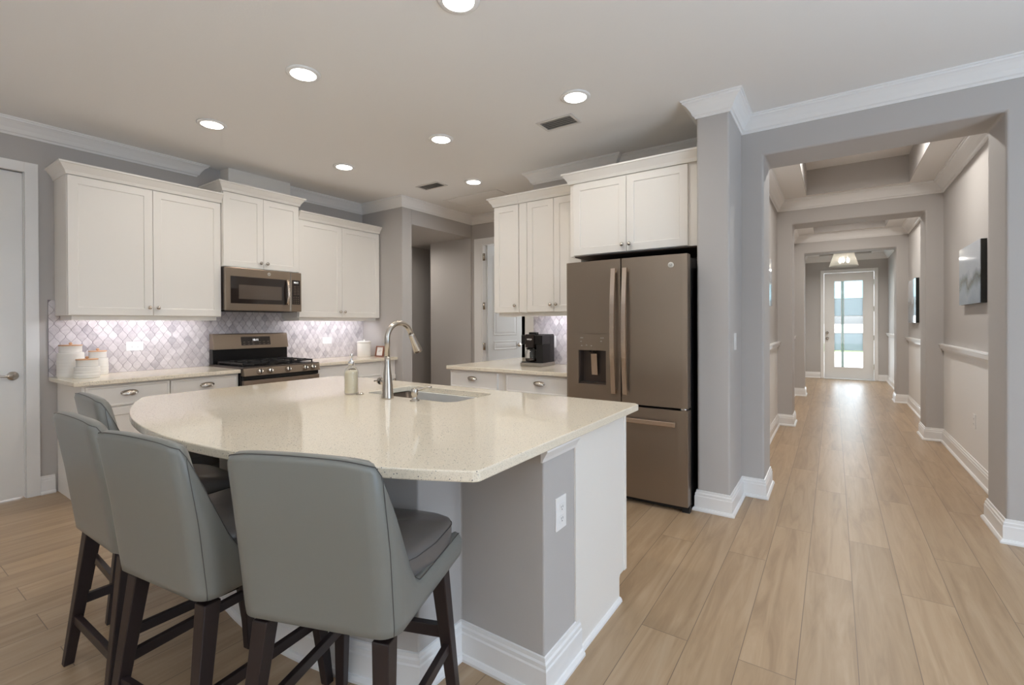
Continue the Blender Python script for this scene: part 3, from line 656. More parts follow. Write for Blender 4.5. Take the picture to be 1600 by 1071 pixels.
p = MB(); p.lathe([(.006, 0), (.025, 0), (.025, .004), (.015, .008), (.012, .022), (.016, .03), (.018, .034), (.018, .060), (.015, .066), (.004, .067)], (sx_, sy_, CTZ), 22); p.build('collar', M['nickel'], sd)
p = MB(); p.tube([(sx_, sy_, CTZ+.058), (sx_+.02, sy_+.02, CTZ+.060), (sx_+.05, sy_+.045, CTZ+.072), (sx_+.065, sy_+.06, CTZ+.07)], [.008, .007, .005, .0045], 10); p.build('nozzle', M['nickel'], sd)
p = MB(); p.lathe([(.004, 0), (.022, 0), (.022, .004), (.016, .006), (.014, .009), (.004, .010)], (-2.228, 1.725, CTZ), 22); o = p.build('disposal_button', M['nickel']); tag(o, 'round nickel push button in the island top between glass bottle and faucet', 'button')
bx, by = -2.292, 1.715
bt = thing('soap_bottle', 'patterned clear glass soap bottle with silver pump on the island', 'soap bottle', (bx, by, CTZ))
rows = []; nb = 36
prof = [(.005, 0), (.036, 0), (.039, .004)] + [(.039, .004+.122*i/18) for i in range(1, 19)] + [(.037, .136), (.030, .148), (.016, .158), (.014, .166), (.014, .172)]
for j, (r_, h) in enumerate(prof):
    rows.append([((r_+(.0014*cos(9*a+(1 if (h*1000//13) % 2 else -1)*h*120) if .008 < h < .125 else 0))*cos(a)+bx, (r_+(.0014*cos(9*a+h*160)*cos(9*a-h*160) if .008 < h < .125 else 0))*sin(a)+by, h+CTZ+.0005) for a in [2*pi*i/nb for i in range(nb)]])
p = MB(); p.grid(rows, closed_v=True); p.add(rows[0], [tuple(range(nb))]); p.build('glass_body', M['glass'], bt)
p = MB(); p.lathe([(.004, .006), (.034, .006), (.0355, .01), (.0355, .122), (.030, .134), (.004, .135)], (bx, by, CTZ), 28); p.build('liquid_soap', M['soap'], bt)
p = MB(); p.lathe([(.004, .165), (.0165, .165), (.0165, .186), (.007, .190), (.0055, .200), (.0055, .215), (.009, .217), (.009, .228), (.004, .229)], (bx, by, CTZ), 20); p.tube([(bx, by, CTZ+.222), (bx+.03, by-.018, CTZ+.222), (bx+.036, by-.022, CTZ+.216)], [.005, .0045, .004], 8); p.build('pump', M['chrome'], bt)
# ================================================================== appliances
# gas range
RY0, RY1 = 2.114, 2.861
ra = thing('gas_range', 'slate grey gas range with black cast iron grates and five knobs', 'range', ((XW-4.36)/2, (RY0+RY1)/2, 0))
def rbox(name, u0, u1, v0, v1, w0, w1, mt, par=ra, bev=.003): b_ = MB(TX); b_.box(u0, u1, v0, v1, w0, w1); return b_.build(name, mt, par, bevel=bev)
rbox('body', RY0, RY1, .0, .895, XW+.03, -4.385, M['black'])
rbox('cooktop', RY0-.003, RY1+.003, .895, .916, XW+.03, -4.345, M['slate_dark'], bev=.004)
rbox('cooktop_well', RY0+.02, RY1-.02, .9155, .919, XW+.12, -4.40, M['black'], bev=.002)
b_ = MB(); b_.prism([(XW+.03, .916), (XW+.105, .916), (XW+.10, 1.06), (XW+.03, 1.06)], RY0, RY1, 'y'); b_.v = [(a, b2, c2) for a, b2, c2 in b_.v]; b_.build('riser', M['black'], ra, bevel=.003)
b_ = MB(); b_.prism([(XW+.03, 1.06), (XW+.128, 1.058), (XW+.098, 1.203), (XW+.088, 1.212), (XW+.03, 1.212)], RY0, RY1, 'y'); bg_ = b_.build('backguard', M['slate'], ra, bevel=.003)
def bgT(u, v, w_): return (XW+.128-.2026*v+.979*w_, u, 1.058+.979*v+.2026*w_)
b_ = MB(bgT); b_.box(2.372, 2.668, .034, .122, 0, .002); dsp = b_.build('control_display', M['glassblack'], bg_, bevel=.001)
text('clock_digits', '10:11', .028, M['led'], dsp, bgT(2.515, .088, .0026), (0, 1, 0), (-.2026, 0, .979))
b_ = MB(bgT)
for i in range(6):
    for j in (0, 1): b_.box(2.39+.045*i+(.02 if i > 2 else 0), 2.41+.045*i+(.02 if i > 2 else 0), .044+.022*j, .0465+.022*j, .002, .0025)
b_.build('touch_marks', M['slate'], dsp)
def fpT(u, v, w_): return (-4.322-.26*v+.967*w_, u, .838+.967*v+.26*w_)
b_ = MB(); b_.prism([(-4.40, .838), (-4.322, .838), (-4.340, .905), (-4.40, .905)], RY0, RY1, 'y'); fp = b_.build('control_panel', M['slate'], ra, bevel=.002)
for fr in (.18, .305, .54, .775, .885):
    u = RY0+(RY1-RY0)*fr; k_ = MB(fpT); rows = []
    for r_, h in ((.0, 0), (.027, 0), (.027, .006), (.0245, .010), (.022, .030), (.0195, .034), (0, .034)): rows.append([(u+r_*cos(a), .034+r_*sin(a), h) for a in [2*pi*i/24 for i in range(24)]])
    k_.grid(rows, closed_v=True); kk = k_.build('knob', M['nickel'], fp)
    k_ = MB(fpT); k_.box(u-.003, u+.003, .012, .056, .033, .038); k_.build('grip_slot', M['blackmat'], kk)
rbox('vent_slot', RY0+.004, RY1-.004, .800, .836, -4.40, -4.352, M['black'])
od = rbox('oven_door', RY0+.004, RY1-.004, .205, .797, -4.385, -4.335, M['slate'])
rbox('oven_window', RY0+.12, RY1-.12, .33, .66, -4.336, -4.333, M['glassblack'], od, .001)
b_ = MB(); b_.tube([(-4.275, RY0+.05, .755), (-4.275, RY1-.05, .755)], .013, 14)
for y in (RY0+.09, RY1-.09): b_.box(-4.336, -4.275, y-.010, y+.010, .745, .765)
b_.build('oven_handle', M['handle'], od)
rbox('storage_drawer', RY0+.004, RY1-.004, .03, .198, -4.385, -4.338, M['slate'])
for i in range(3):
    a = RY0+.028+i*.2325; bb = a+.228; g = MB(TX); z0, z1 = .934, .948; w0, w1 = XW+.135, -4.415
    for u in (a, bb-.012): g.box(u, u+.012, z0, z1, w0, w1)
    for q in (w0, w1-.012, (w0+w1)/2-.006): g.box(a, bb, z0, z1, q, q+.012)
    um = (a+bb)/2
    for q in (.25, .75):
        c0 = w0+(w1-w0)*q
        g.box(um-.005, um+.005, z0, z1+.003, c0-.115, c0-.03); g.box(um-.005, um+.005, z0, z1+.003, c0+.03, c0+.115); g.box(a, um-.03, z0, z1+.003, c0-.005, c0+.005); g.box(um+.03, bb, z0, z1+.003, c0-.005, c0+.005)
    for u in (a, bb-.012):
        for q in (w0, w1-.012): g.box(u, u+.012, .919, z0, q, q+.012)
    gg = g.build('grate', M['iron'], ra, bevel=.002)
    for q in ((.25, .75) if i != 1 else (.5,)):
        c0 = w0+(w1-w0)*q; b_ = MB(); b_.lathe([(.006, .919), (.045, .919), (.045, .925), (.036, .927), (.036, .933), (.006, .934)], (c0, um, 0), 20); b_.build('burner', M['iron'], ra)
# over-the-range microwave
MF = -4.630; MY0, MY1, MZ0, MZ1 = 2.0965, 2.849, 1.430, 1.840
mw = thing('microwave', 'slate grey over-the-range microwave hung above the gas range', 'microwave', ((XW+MF)/2, (MY0+MY1)/2, MZ0))
rbox('body', MY0, MY1, MZ0+.012, MZ1, XW+.01, MF-.03, M['slate_dark'], mw)
rbox('vent_bottom', MY0+.02, MY1-.02, MZ0, MZ0+.014, XW+.02, MF-.05, M['blackmat'], mw)
SPL = 2.728
md = rbox('door', MY0, SPL-.0015, MZ0+.004, MZ1, MF-.030, MF, M['slate'], mw, .005)
rbox('door_glass', 2.142, 2.70, 1.502, 1.757, MF-.001, MF+.0018, M['glassblack'], md, .001)
rbox('mesh_window', 2.215, 2.632, 1.545, 1.680, MF+.0015, MF+.0026, M['window_dark'], md, .0005)
b_ = MB(); hp = []
for i in range(11): s = i/10; hp.append((MF+.018+.022*(1-(2*s-1)**2), 2.685, 1.505+.25*s))
b_.tube(hp, .013, 12)
for z in (1.512, 1.748): b_.box(MF, MF+.022, 2.676, 2.694, z-.009, z+.009)
b_.build('door_handle', M['handle'], md)
cp = rbox('control_panel', SPL+.0015, MY1, MZ0+.004, MZ1, MF-.030, MF, M['slate'], mw, .005)
ks = rbox('keypad', 2.744, 2.834, 1.508, 1.760, MF-.001, MF+.0018, M['glassblack'], cp, .001)
b_ = MB(TX)
for i in range(4):
    for j in range(3): b_.box(2.757+.024*j, 2.769+.024*j, 1.522+.020*i, 1.526+.020*i, MF+.0018, MF+.0022)
for i in range(6): b_.box(2.762, 2.790, 1.612+.016*i, 1.6145+.016*i, MF+.0018, MF+.0022); b_.box(2.800, 2.822, 1.612+.016*i, 1.6145+.016*i, MF+.0018, MF+.0022)
b_.build('key_marks', M['slate'], ks)
text('clock_digits', '10:11', .024, M['led'], ks, (MF+.0024, 2.786, 1.735), (0, 1, 0), (0, 0, 1))
def emblem(par, T, u, v, w0, r_, uv, vv):
    e_ = MB(T); rows = []
    for q, h in ((0, 0), (r_, 0), (r_, .0016), (r_*.9, .0022), (0, .0018)): rows.append([(u+q*cos(a), v+q*sin(a), w0+h) for a in [2*pi*i/28 for i in range(28)]])
    e_.grid(rows, closed_v=True); o = e_.build('round_emblem', M['logo'], par)
    text('emblem_letters', 'GE', r_*1.0, M['slate_dark'], o, T(u, v, w0+.0024), uv, vv, .0003)
emblem(md, TX, 2.505, 1.800, MF, .016, (0, 1, 0), (0, 0, 1))
# french door refrigerator
FX0, FX1, FYF = -1.736, -.815, 3.30; XM = -1.282
rf = thing('refrigerator', 'slate french-door refrigerator with ice dispenser and bottom freezer', 'refrigerator', ((FX0+FX1)/2, 3.7, 0))
b_ = MB(); b_.box(FX0+.006, FX1, FYF+.085, 4.03, .03, 1.755); b_.box(FX0+.03, FX1-.03, FYF+.10, 4.0, 0, .03); b_.build('cabinet_body', M['black'], rf, bevel=.004)
b_ = MB(); b_.box(FX0+.01, FX1-.01, FYF+.075, FYF+.086, .05, 1.75); b_.build('gasket', M['blackmat'], rf)
BW = .014
def fy_at(x): return FYF-BW*(1-(2*(x-FX0)/(FX1-FX0)-1)**2)
def bowed(x0, x1, z0, z1, bow, n=14, cut=None):
    """door with a slightly bowed front; returns MB"""
    mb = MB(); P = [(x1, FYF+.072), (x0, FYF+.072)]
    P += [(x0, fy_at(x0)+.008), (x0+.003, fy_at(x0)+.001)]
    for i in range(1, n): s = i/n; P.append((x0+(x1-x0)*s, FYF-bow*(1-(2*((x0+(x1-x0)*s)-FX0)/(FX1-FX0)-1)**2)))
    P += [(x1-.003, fy_at(x1)+.001), (x1, fy_at(x1)+.008)]
    mb.prism(P, z0, z1); return mb
DX0, DX1, DZ0, DZ1, DZM = -1.628, -1.400, .838, 1.223, 1.094
# left door built around the dispenser recess
mb = MB()
def strip(x0, x1, z0, z1):
    n = 8; P = [(x1, FYF+.072), (x0, FYF+.072)]
    for i in range(n+1): x = x0+(x1-x0)*i/n; e = min(1, (x-FX0)/.006) if x0 == FX0 else 1; P.append((x, fy_at(x)+.008*(1-e)))
    mb.prism(P, z0, z1)
strip(FX0, DX0, .716, 1.772); strip(DX1, XM-.003, .716, 1.772); strip(DX0, DX1, .716, DZ0); strip(DX0, DX1, DZ1, 1.772)
ld = mb.build('door', M['slate'], rf)
b_ = MB(); b_.box(DX0, DX1, fy_at(-1.5)+.004, FYF+.07, DZM, DZ1); b_.build('dispenser_panel', M['slate'], ld, bevel=.002)
b_ = MB(); b_.box(DX0, DX0+.008, FYF+.004, FYF+.07, DZ0, DZM); b_.box(DX1-.008, DX1, FYF+.004, FYF+.07, DZ0, DZM); b_.box(DX0, DX1, FYF+.062, FYF+.07, DZ0, DZM); b_.box(DX0, DX1, FYF+.004, FYF+.07, DZ0, DZ0+.012); b_.build('dispenser_recess', M['slate_dark'], ld)
b_ = MB(); b_.hull([(-1.535, FYF+.030, .905), (-1.485, FYF+.030, .905), (-1.485, FYF+.040, .905), (-1.535, FYF+.040, .905)], [(-1.535, FYF+.012, 1.068), (-1.485, FYF+.012, 1.068), (-1.485, FYF+.022, 1.068), (-1.535, FYF+.022, 1.068)]); b_.build('dispenser_paddle', M['handle'], ld, bevel=.002)
b_ = MB(); b_.tube([(-1.545, FYF+.03, 1.094), (-1.545, FYF+.03, 1.080)], .010, 10); b_.tube([(-1.51, FYF+.03, 1.094), (-1.51, FYF+.03, 1.074)], .014, 10); b_.build('dispenser_spout', M['blackmat'], ld)
b_ = MB(TYm); wf = -(fy_at(-1.5)+.004)
for u, v in ((-1.606, 1.19), (-1.594, 1.19), (-1.606, 1.162), (-1.44, 1.19), (-1.425, 1.19), (-1.44, 1.165), (-1.56, 1.134), (-1.52, 1.13), (-1.60, 1.13)): b_.box(u-.005, u+.005, v-.0025, v+.0025, wf, wf+.0012)
b_.build('touch_marks', M['logo'], ld)
rd = bowed(XM+.003, FX1, .716, 1.772, BW).build('door', M['slate'], rf)
fd = bowed(FX0, FX1, .045, .700, BW).build('freezer_drawer', M['slate'], rf)
def bar_handle(par, x):
    b_ = MB(); P = []
    for i in range(15): s = i/14; P.append((x, fy_at(x)-.030-.030*(1-(2*s-1)**2), .785+.915*s))
    for i in range(14):
        p, q = P[i], P[i+1]; b_.hull([(p[0]-.016, p[1]-.007, p[2]), (p[0]+.016, p[1]-.007, p[2]), (p[0]+.016, p[1]+.007, p[2]), (p[0]-.016, p[1]+.007, p[2])], [(q[0]-.016, q[1]-.007, q[2]), (q[0]+.016, q[1]-.007, q[2]), (q[0]+.016, q[1]+.007, q[2]), (q[0]-.016, q[1]+.007, q[2])])
    for z in (.80, 1.685): b_.box(x-.011, x+.011, fy_at(x)-.034, fy_at(x)+.004, z-.014, z+.014)
    b_.build('door_handle', M['handle'], par)
bar_handle(ld, -1.328); bar_handle(rd, -1.241)
b_ = MB(); P = [(-1.665+.78*i/14, 0, .608) for i in range(15)]
b_.hull([(-1.665, FYF-.060, .592), (-.885, FYF-.060, .592), (-.885, FYF-.044, .592), (-1.665, FYF-.044, .592)], [(-1.665, FYF-.060, .624), (-.885, FYF-.060, .624), (-.885, FYF-.044, .624), (-1.665, FYF-.044, .624)])
for x in (-1.63, -.92): b_.box(x-.014, x+.014, FYF-.046, FYF+.004, .597, .619)
b_.build('freezer_handle', M['handle'], fd, bevel=.003)
b_ = MB(); b_.box(-.862, -.826, FYF+.002, FYF+.05, .702, .714); b_.tube([(-.835, FYF+.006, .700), (-.835, FYF+.006, .716)], .009, 10); b_.build('hinge_bracket', M['chrome'], rf)
b_ = MB(); b_.box(FX0+.03, FX1-.02, FYF+.03, FYF+.08, .012, .042); b_.build('toe_grille', M['blackmat'], rf)
for x in (-.86,): 
    b_ = MB(); b_.box(x, x+.05, FYF+.02, FYF+.06, .0, .045); b_.build('leveling_foot', M['blackmat'], rf)
emblem(rd, TYm, -.925, 1.700, -(fy_at(-.925))-.001, .020, (1, 0, 0), (0, 0, 1))

# coffee maker
cm = thing('coffee_maker', 'black drip coffee maker with a glass carafe on the counter', 'coffee maker', (-2.33, 3.84, CTZ))
def cbox(name, x0, x1, y0, y1, z0, z1, mt, bev=.006, par=cm): b_ = MB(); b_.box(x0, x1, y0, y1, z0, z1); return b_.build(name, mt, par, bevel=bev, seg=3)
cx0, cx1, cy0, cy1 = -2.45, -2.215, 3.715, 3.975
cbox('base', cx0, cx1, cy0, cy1, CTZ, CTZ+.034, M['steel'], .008)
cbox('warming_plate', cx0+.01, cx0+.17, cy0+.01, cy1-.09, CTZ+.034, CTZ+.040, M['blackmat'], .002)
cbox('tower', cx0+.004, cx1-.002, cy0+.165, cy1-.006, CTZ+.034, CTZ+.29, M['black'])
cbox('side_column', cx1-.072, cx1-.002, cy0+.03, cy0+.168, CTZ+.034, CTZ+.21, M['blackmat'], .003)
cbox('head', cx0+.004, cx1-.002, cy0+.02, cy0+.168, CTZ+.205, CTZ+.292, M['black'])
bp_ = cbox('brew_basket', cx0+.055, cx0+.15, cy0+.010, cy0+.05, CTZ+.175, CTZ+.30, M['glassblack'], .006)
cbox('fold_down_scoop', cx0+.07, cx0+.15, cy0+.05, cy0+.10, CTZ+.292, CTZ+.318, M['black'], .004)
text('maker_letters', 'NINJA', .020, M['plate'], bp_, (cx0+.103, cy0+.0085, CTZ+.252), (1, 0, 0), (0, 0, 1))
cbox('reservoir_lid', cx0+.01, cx1-.006, cy0+.10, cy1-.01, CTZ+.290, CTZ+.298, M['blackmat'], .003)
ccx, ccy = cx0+.082, cy0+.088
b_ = MB(); prof = [(.004, .041), (.060, .041), (.066, .05), (.068, .10), (.060, .14), (.050, .152), (.050, .158)]
b_.lathe([(a, CTZ+h) for a, h in prof], (ccx, ccy, 0), 28); ca = b_.build('carafe', M['glass'], cm)
b_ = MB(); b_.lathe([(.004, CTZ+.154), (.054, CTZ+.154), (.056, CTZ+.166), (.045, CTZ+.176), (.004, CTZ+.177)], (ccx, ccy, 0), 24); b_.build('carafe_lid', M['black'], ca)
b_ = MB(); hx = ccx+.045; hy = ccy-.055
b_.tube([(hx, hy+.01, CTZ+.162), (hx+.018, hy-.012, CTZ+.158), (hx+.022, hy-.018, CTZ+.12), (hx+.018, hy-.012, CTZ+.075), (hx+.006, hy+.0, CTZ+.062)], [.009, .010, .010, .009, .007], 10); b_.build('carafe_handle', M['blackmat'], ca)
b_ = MB(); b_.lathe([(.004, CTZ+.044), (.056, CTZ+.044), (.062, CTZ+.052), (.062, CTZ+.07), (.004, CTZ+.071)], (ccx, ccy, 0), 24); b_.build('coffee', mat('black_coffee', (44, 28, 20), .1), ca)

# canisters and picture on the worktops
def canister(label, x, y, r_, hb, tex=True, group='white ceramic canisters'):
    t = thing('canister', label, 'canister', (x, y, CTZ), 0, group)
    nb = 48; rows = []; nz_ = 22
    for j in range(nz_+1):
        h = hb*j/nz_; base_r = r_*(.93 if j == 0 else 1.0) if j < nz_ else r_*.97
        rows.append([((base_r+(.0022*(cos(12*a+h*130)*cos(12*a-h*130)) if tex and .08*hb < h < .72*hb else 0))*cos(a)+x, (base_r+(.0022*(cos(12*a+h*130)*cos(12*a-h*130)) if tex and .08*hb < h < .72*hb else 0))*sin(a)+y, CTZ+h) for a in [2*pi*i/nb for i in range(nb)]])
    b_ = MB(); b_.grid(rows, closed_v=True); b_.add(rows[0], [tuple(range(nb))]); b_.add(rows[-1], [tuple(range(nb))])
    b_.lathe([(r_*.86, CTZ+hb), (r_*.84, CTZ+hb+.008), (r_*.84, CTZ+hb+.046), (r_*.87, CTZ+hb+.050), (r_*.80, CTZ+hb+.053)], (x, y, 0), 40)
    b_.build('jar', M['ceramic'], t)
    b_ = MB(); b_.lathe([(r_*.80, CTZ+hb+.050), (r_*.88, CTZ+hb+.053), (r_*.88, CTZ+hb+.059), (r_*.5, CTZ+hb+.060)], (x, y, 0), 40); l_ = b_.build('lid', M['bamboo'], t)
    b_ = MB(); b_.lathe([(.004, CTZ+hb+.059), (.006, CTZ+hb+.060), (.011, CTZ+hb+.067), (.011, CTZ+hb+.073), (.006, CTZ+hb+.078), (.001, CTZ+hb+.079)], (x, y, 0), 16); b_.build('lid_knob', M['bamboo'], l_)
    return t
canister('tallest white canister with wooden lid, beside the tile edge', -4.89, 1.085, .080, .190)
canister('shortest white canister with wooden lid, in front of the other two', -4.715, 1.140, .076, .085)
canister('middle-height white canister, partly hidden behind the shortest one', -4.93, 1.258, .066, .135)
t = thing('lidded_jar', 'plain white lidded jar in the corner by the small picture', 'jar', (-4.79, 3.77, CTZ))
b_ = MB(); b_.lathe([(.01, CTZ), (.074, CTZ), (.080, CTZ+.006), (.080, CTZ+.165), (.076, CTZ+.17), (.01, CTZ+.171)], (-4.79, 3.77, 0), 36); b_.build('jar', M['ceramic'], t)
b_ = MB(); b_.lathe([(.01, CTZ+.170), (.083, CTZ+.170), (.083, CTZ+.186), (.06, CTZ+.193), (.012, CTZ+.195), (.010, CTZ+.205), (.014, CTZ+.212), (.004, CTZ+.216)], (-4.79, 3.77, 0), 36); b_.build('lid', M['ceramic'], t)
t = thing('picture_frame', 'small copper framed picture standing on the worktop by the pier', 'picture frame', (-4.615, 3.86, CTZ))
def pT(u, v, w_): return (-4.615+u, 3.87-w_+.18*v, CTZ+v)
b_ = MB(pT)
for a in ((-.072, .072, 0, .014), (-.072, .072, .118, .132), (-.072, -.058, .014, .118), (.058, .072, .014, .118)): b_.box(a[0], a[1], a[2], a[3], 0, .022)
b_.build('frame', M['frame'], t, bevel=.002)
b_ = MB(pT); b_.box(-.058, .058, .014, .118, .004, .010); b_.build('print', M['paper'], t)
b_ = MB(pT); b_.tube([(-.02, .05, .0105), (-.008, .075, .0105), (.006, .06, .0105), (.02, .085, .0105)], .0012, 6); b_.tube([(-.025, .06, .0105), (.0, .09, .0105), (.028, .07, .0105)], .0009, 6); b_.build('drawing', M['slate'], t)

# ================================================================== bar stools
def make_stool():
    t = thing('bar_stool', '', 'bar stool')
    W2 = .234; YR = -.22; YFt = .235; RC = .055
    P = []                           # (x, y, nx, ny, q) half plan path from mid back to the right front
    for i in range(7): P.append(((W2-RC)*i/6, YR, 0, -1, -1))
    for i in range(1, 8):
        a = -pi/2+pi/2*i/7; P.append((W2-RC+RC*cos(a), YR+RC+RC*sin(a), cos(a), sin(a), RC*(pi/2*i/7)-RC*pi/4))
    L = RC*pi/4
    for i in range(1, 13): y = YR+RC+(YFt-YR-RC)*i/12; P.append((W2, y, 1, 0, L+y-YR-RC))
    full = [(-x, y, -nx, ny, q) for x, y, nx, ny, q in P[:0:-1]] + P
    def zt(q, x):
        if q <= 0: return .985-.008*(x/W2)**2-.022*(x/W2)**8
        return .600+.3595*(1-min(1, q/.165)**1.25)**2.7
    rows = []; edge = []; seamp = []
    for x, y, nx, ny, q in full:
        z1 = zt(q, x); th = .052 if q < .02 else .040
        sec = [(-.014, .516), (-.002, .524), (0, .545), (0, .545+(z1-.545)*.5), (0, z1-.022), (-.007, z1-.005), (-th*.5, z1), (-th+.008, z1-.006), (-th, z1-.022), (-th, .56), (-th, .53)]
        row = []
        for o, z in sec:
            back = -.060*max(0, (z-.56)/.39)**1.3*max(0, min(1, (.05-y)/.27))
            bulge = .004*sin(pi*min(1, max(0, (z-.52)/max(.05, z1-.52)))) if o == 0 else 0
            row.append((x+nx*(o+bulge), y+ny*(o+bulge)+back, z))
        rows.append(row); edge.append(tuple(Vector(row[5])+Vector((nx*.0005, ny*.0005, .0012))))
    b_ = MB(); b_.grid(rows, closed_v=True); k_ = len(rows[0]); b_.add(rows[0], [tuple(range(k_))]); b_.add(rows[-1], [tuple(range(k_))])
    sh_ = b_.build('back_shell', M['leather'], t, smooth=True)
    b_ = MB(); b_.tube(edge, .0012, 6); i0 = next(i for i, p in enumerate(full) if p[4] > -1 and p[0] > 0)
    for idx in (len(full)-1-i0-3, i0+3): b_.tube([tuple(Vector(rows[idx][j])+Vector((full[idx][2]*.0008, full[idx][3]*.0008, 0))) for j in range(1, 6)], .0010, 6)
    b_.build('stitching', M['seam'], sh_)
    # cushion
    out = []; n = 44
    for i in range(n):
        a = 2*pi*i/n; ca, sa = cos(a), sin(a); e = 5
        x = .226*abs(ca)**(2/e)*(1 if ca > 0 else -1); y = .045+.208*abs(sa)**(2/e)*(1 if sa > 0 else -1)
        lim = .180+.046*min(1, max(0, (y+.10)/.08)); x = max(-lim, min(lim, x)); out.append((x, y))
    rows = []
    for s, z in ((.95, .575), (.99, .583), (1, .592), (1.004, .622), (1, .648), (.985, .660), (.90, .672), (.70, .682), (.4, .687), (.05, .688)):
        rows.append([(x*s, .045+(y-.045)*s, z-.012*max(0, (y-.14)/.11)*(1 if z > .64 else 0)) for x, y in out])
    b_ = MB(); b_.grid(rows, closed_v=True); b_.add(rows[0], [tuple(range(n))]); b_.add(rows[-1], [tuple(range(n))]); cu_ = b_.build('seat_cushion', M['leather_seat'], t, smooth=True)
    b_ = MB(); q = [tuple(Vector(p)+Vector((p[0]*.006, (p[1]-.045)*.006, .001))) for p in rows[4]]; q.append(q[0]); b_.tube(q, .0012, 6, cap=False); b_.build('piping', M['seam'], cu_)
    b_ = MB(); b_.box(-.190, .190, -.165, .222, .522, .578); b_.build('seat_deck', M['leather_seat'], t, bevel=.01)
    b_ = MB(); b_.box(-.19, .19, -.175, .20, .498, .5225); b_.build('seat_frame', M['espresso'], t, bevel=.003)
    def sq(x, y, z, h): return [(x-h, y-h, z), (x+h, y-h, z), (x+h, y+h, z), (x-h, y+h, z)]
    LEG = {}
    for sx in (-1, 1):
        for nm, y0, y1, xf in (('front', .180, .226, .218), ('rear', -.172, -.238, .214)):
            b_ = MB(); b_.hull(sq(sx*xf, y1, 0, .0155), sq(sx*.180, y0, .50, .024)); b_.build('leg', M['espresso'], t, bevel=.003)
            LEG[(sx, nm)] = lambda z, sx=sx, y0=y0, y1=y1, xf=xf: Vector((sx*(xf+(.180-xf)*z/.5), y1+(y0-y1)*z/.5, z))
    def rail(name, a, bb, hw, hh, mt=M['espresso']):
        d = (bb-a).normalized(); s = Vector((-d.y, d.x, 0)).normalized()*hw; u = Vector((0, 0, hh))
        b_ = MB(); b_.hull([tuple(a-s-u), tuple(a+s-u), tuple(a+s+u), tuple(a-s+u)], [tuple(bb-s-u), tuple(bb+s-u), tuple(bb+s+u), tuple(bb-s+u)]); return b_.build(name, mt, t, bevel=.002)
    for sx in (-1, 1): rail('stretcher', LEG[(sx, 'front')](.235), LEG[(sx, 'rear')](.235), .010, .017)
    rail('stretcher', LEG[(-1, 'rear')](.17), LEG[(1, 'rear')](.17), .010, .017)
    fr_ = rail('footrest', LEG[(-1, 'front')](.285), LEG[(1, 'front')](.285), .012, .020)
    return t
def copy_tree(o, parent=None):
    c = o.copy(); COL.objects.link(c); c.parent = parent
    for ch in [x for x in o.children]: copy_tree(ch, c)
    return c
stool0 = make_stool()
STOOLS = [(-1.175, .905, 20, 'grey leather bar stool at the right, nearest the camera and overlapping the island edge'),
          (-1.702, .772, 8, 'grey leather bar stool second from the right, between its two neighbours'),
          (-2.220, .766, 1, 'grey leather bar stool third from the right, in front of the leftmost one'),
          (-2.81, .950, -3, 'grey leather bar stool farthest left, mostly hidden behind another stool')]
for i, (x, y, a, lb) in enumerate(STOOLS):
    o = stool0 if i == 0 else copy_tree(stool0)
    o.location = (x, y, 0); o.rotation_euler = (0, 0, radians(a)); o['label'] = lb; o['group'] = 'grey leather bar stools along the curved island edge'

# ================================================================== ceiling fixtures
def can_light(x, y, label, z=CZ, power=CAN_W, col=WARM, group='recessed ceiling lights'):
    t = thing('recessed_light', label, 'ceiling light', (x, y, z), 0, group)
    b_ = MB(); b_.lathe([(.072, z+.0), (.100, z), (.100, z-.005), (.094, z-.010), (.074, z-.010)], (x, y, 0), 36, cap=False); b_.build('trim_ring', M['trim'], t)
    b_ = MB(); b_.lathe([(.002, z-.007), (.074, z-.007), (.074, z-.009), (.002, z-.009)], (x, y, 0), 32); b_.build('lens', M['lens'], t)
    area('lamp', (x, y, z-.012), (0, 0, -1), .14, .14, power, col, t, 'DISK', 165)
    return t
for x, y, lb in ((-1.459, 1.70, 'round recessed light cut by the top edge of the picture'), (-2.665, 1.66, 'round recessed light, large and nearest above the island middle'),
                 (-3.905, 1.68, 'round recessed light above the tall cabinet left of the microwave'), (-3.915, 2.86, 'round recessed light above the cabinet right of the microwave'),
                 (-2.676, 2.89, 'round recessed light in the middle of the kitchen ceiling'), (-1.435, 2.87, 'round recessed light nearest the refrigerator, beside the larger vent'),
                 (-3.195, 3.958, 'smallest and farthest round recessed light, near the attic hatch')):
    can_light(x, y, lb, power=CAN_W*(1.6 if y > 3.5 else 1))
can_light(.21, 5.35, 'round recessed light in the nearest hall tray ceiling', 3.13, 23, HALLWARM, 'hall tray lights')
can_light(.21, 8.45, 'round recessed light in the second hall tray ceiling', 3.13, 23, HALLWARM, 'hall tray lights')
can_light(-5.22, 4.60, 'unseen recessed light added to brighten the passage beyond the pier', 2.53, 6.5)  # unseen fixture, added because the passage walls came out too dark
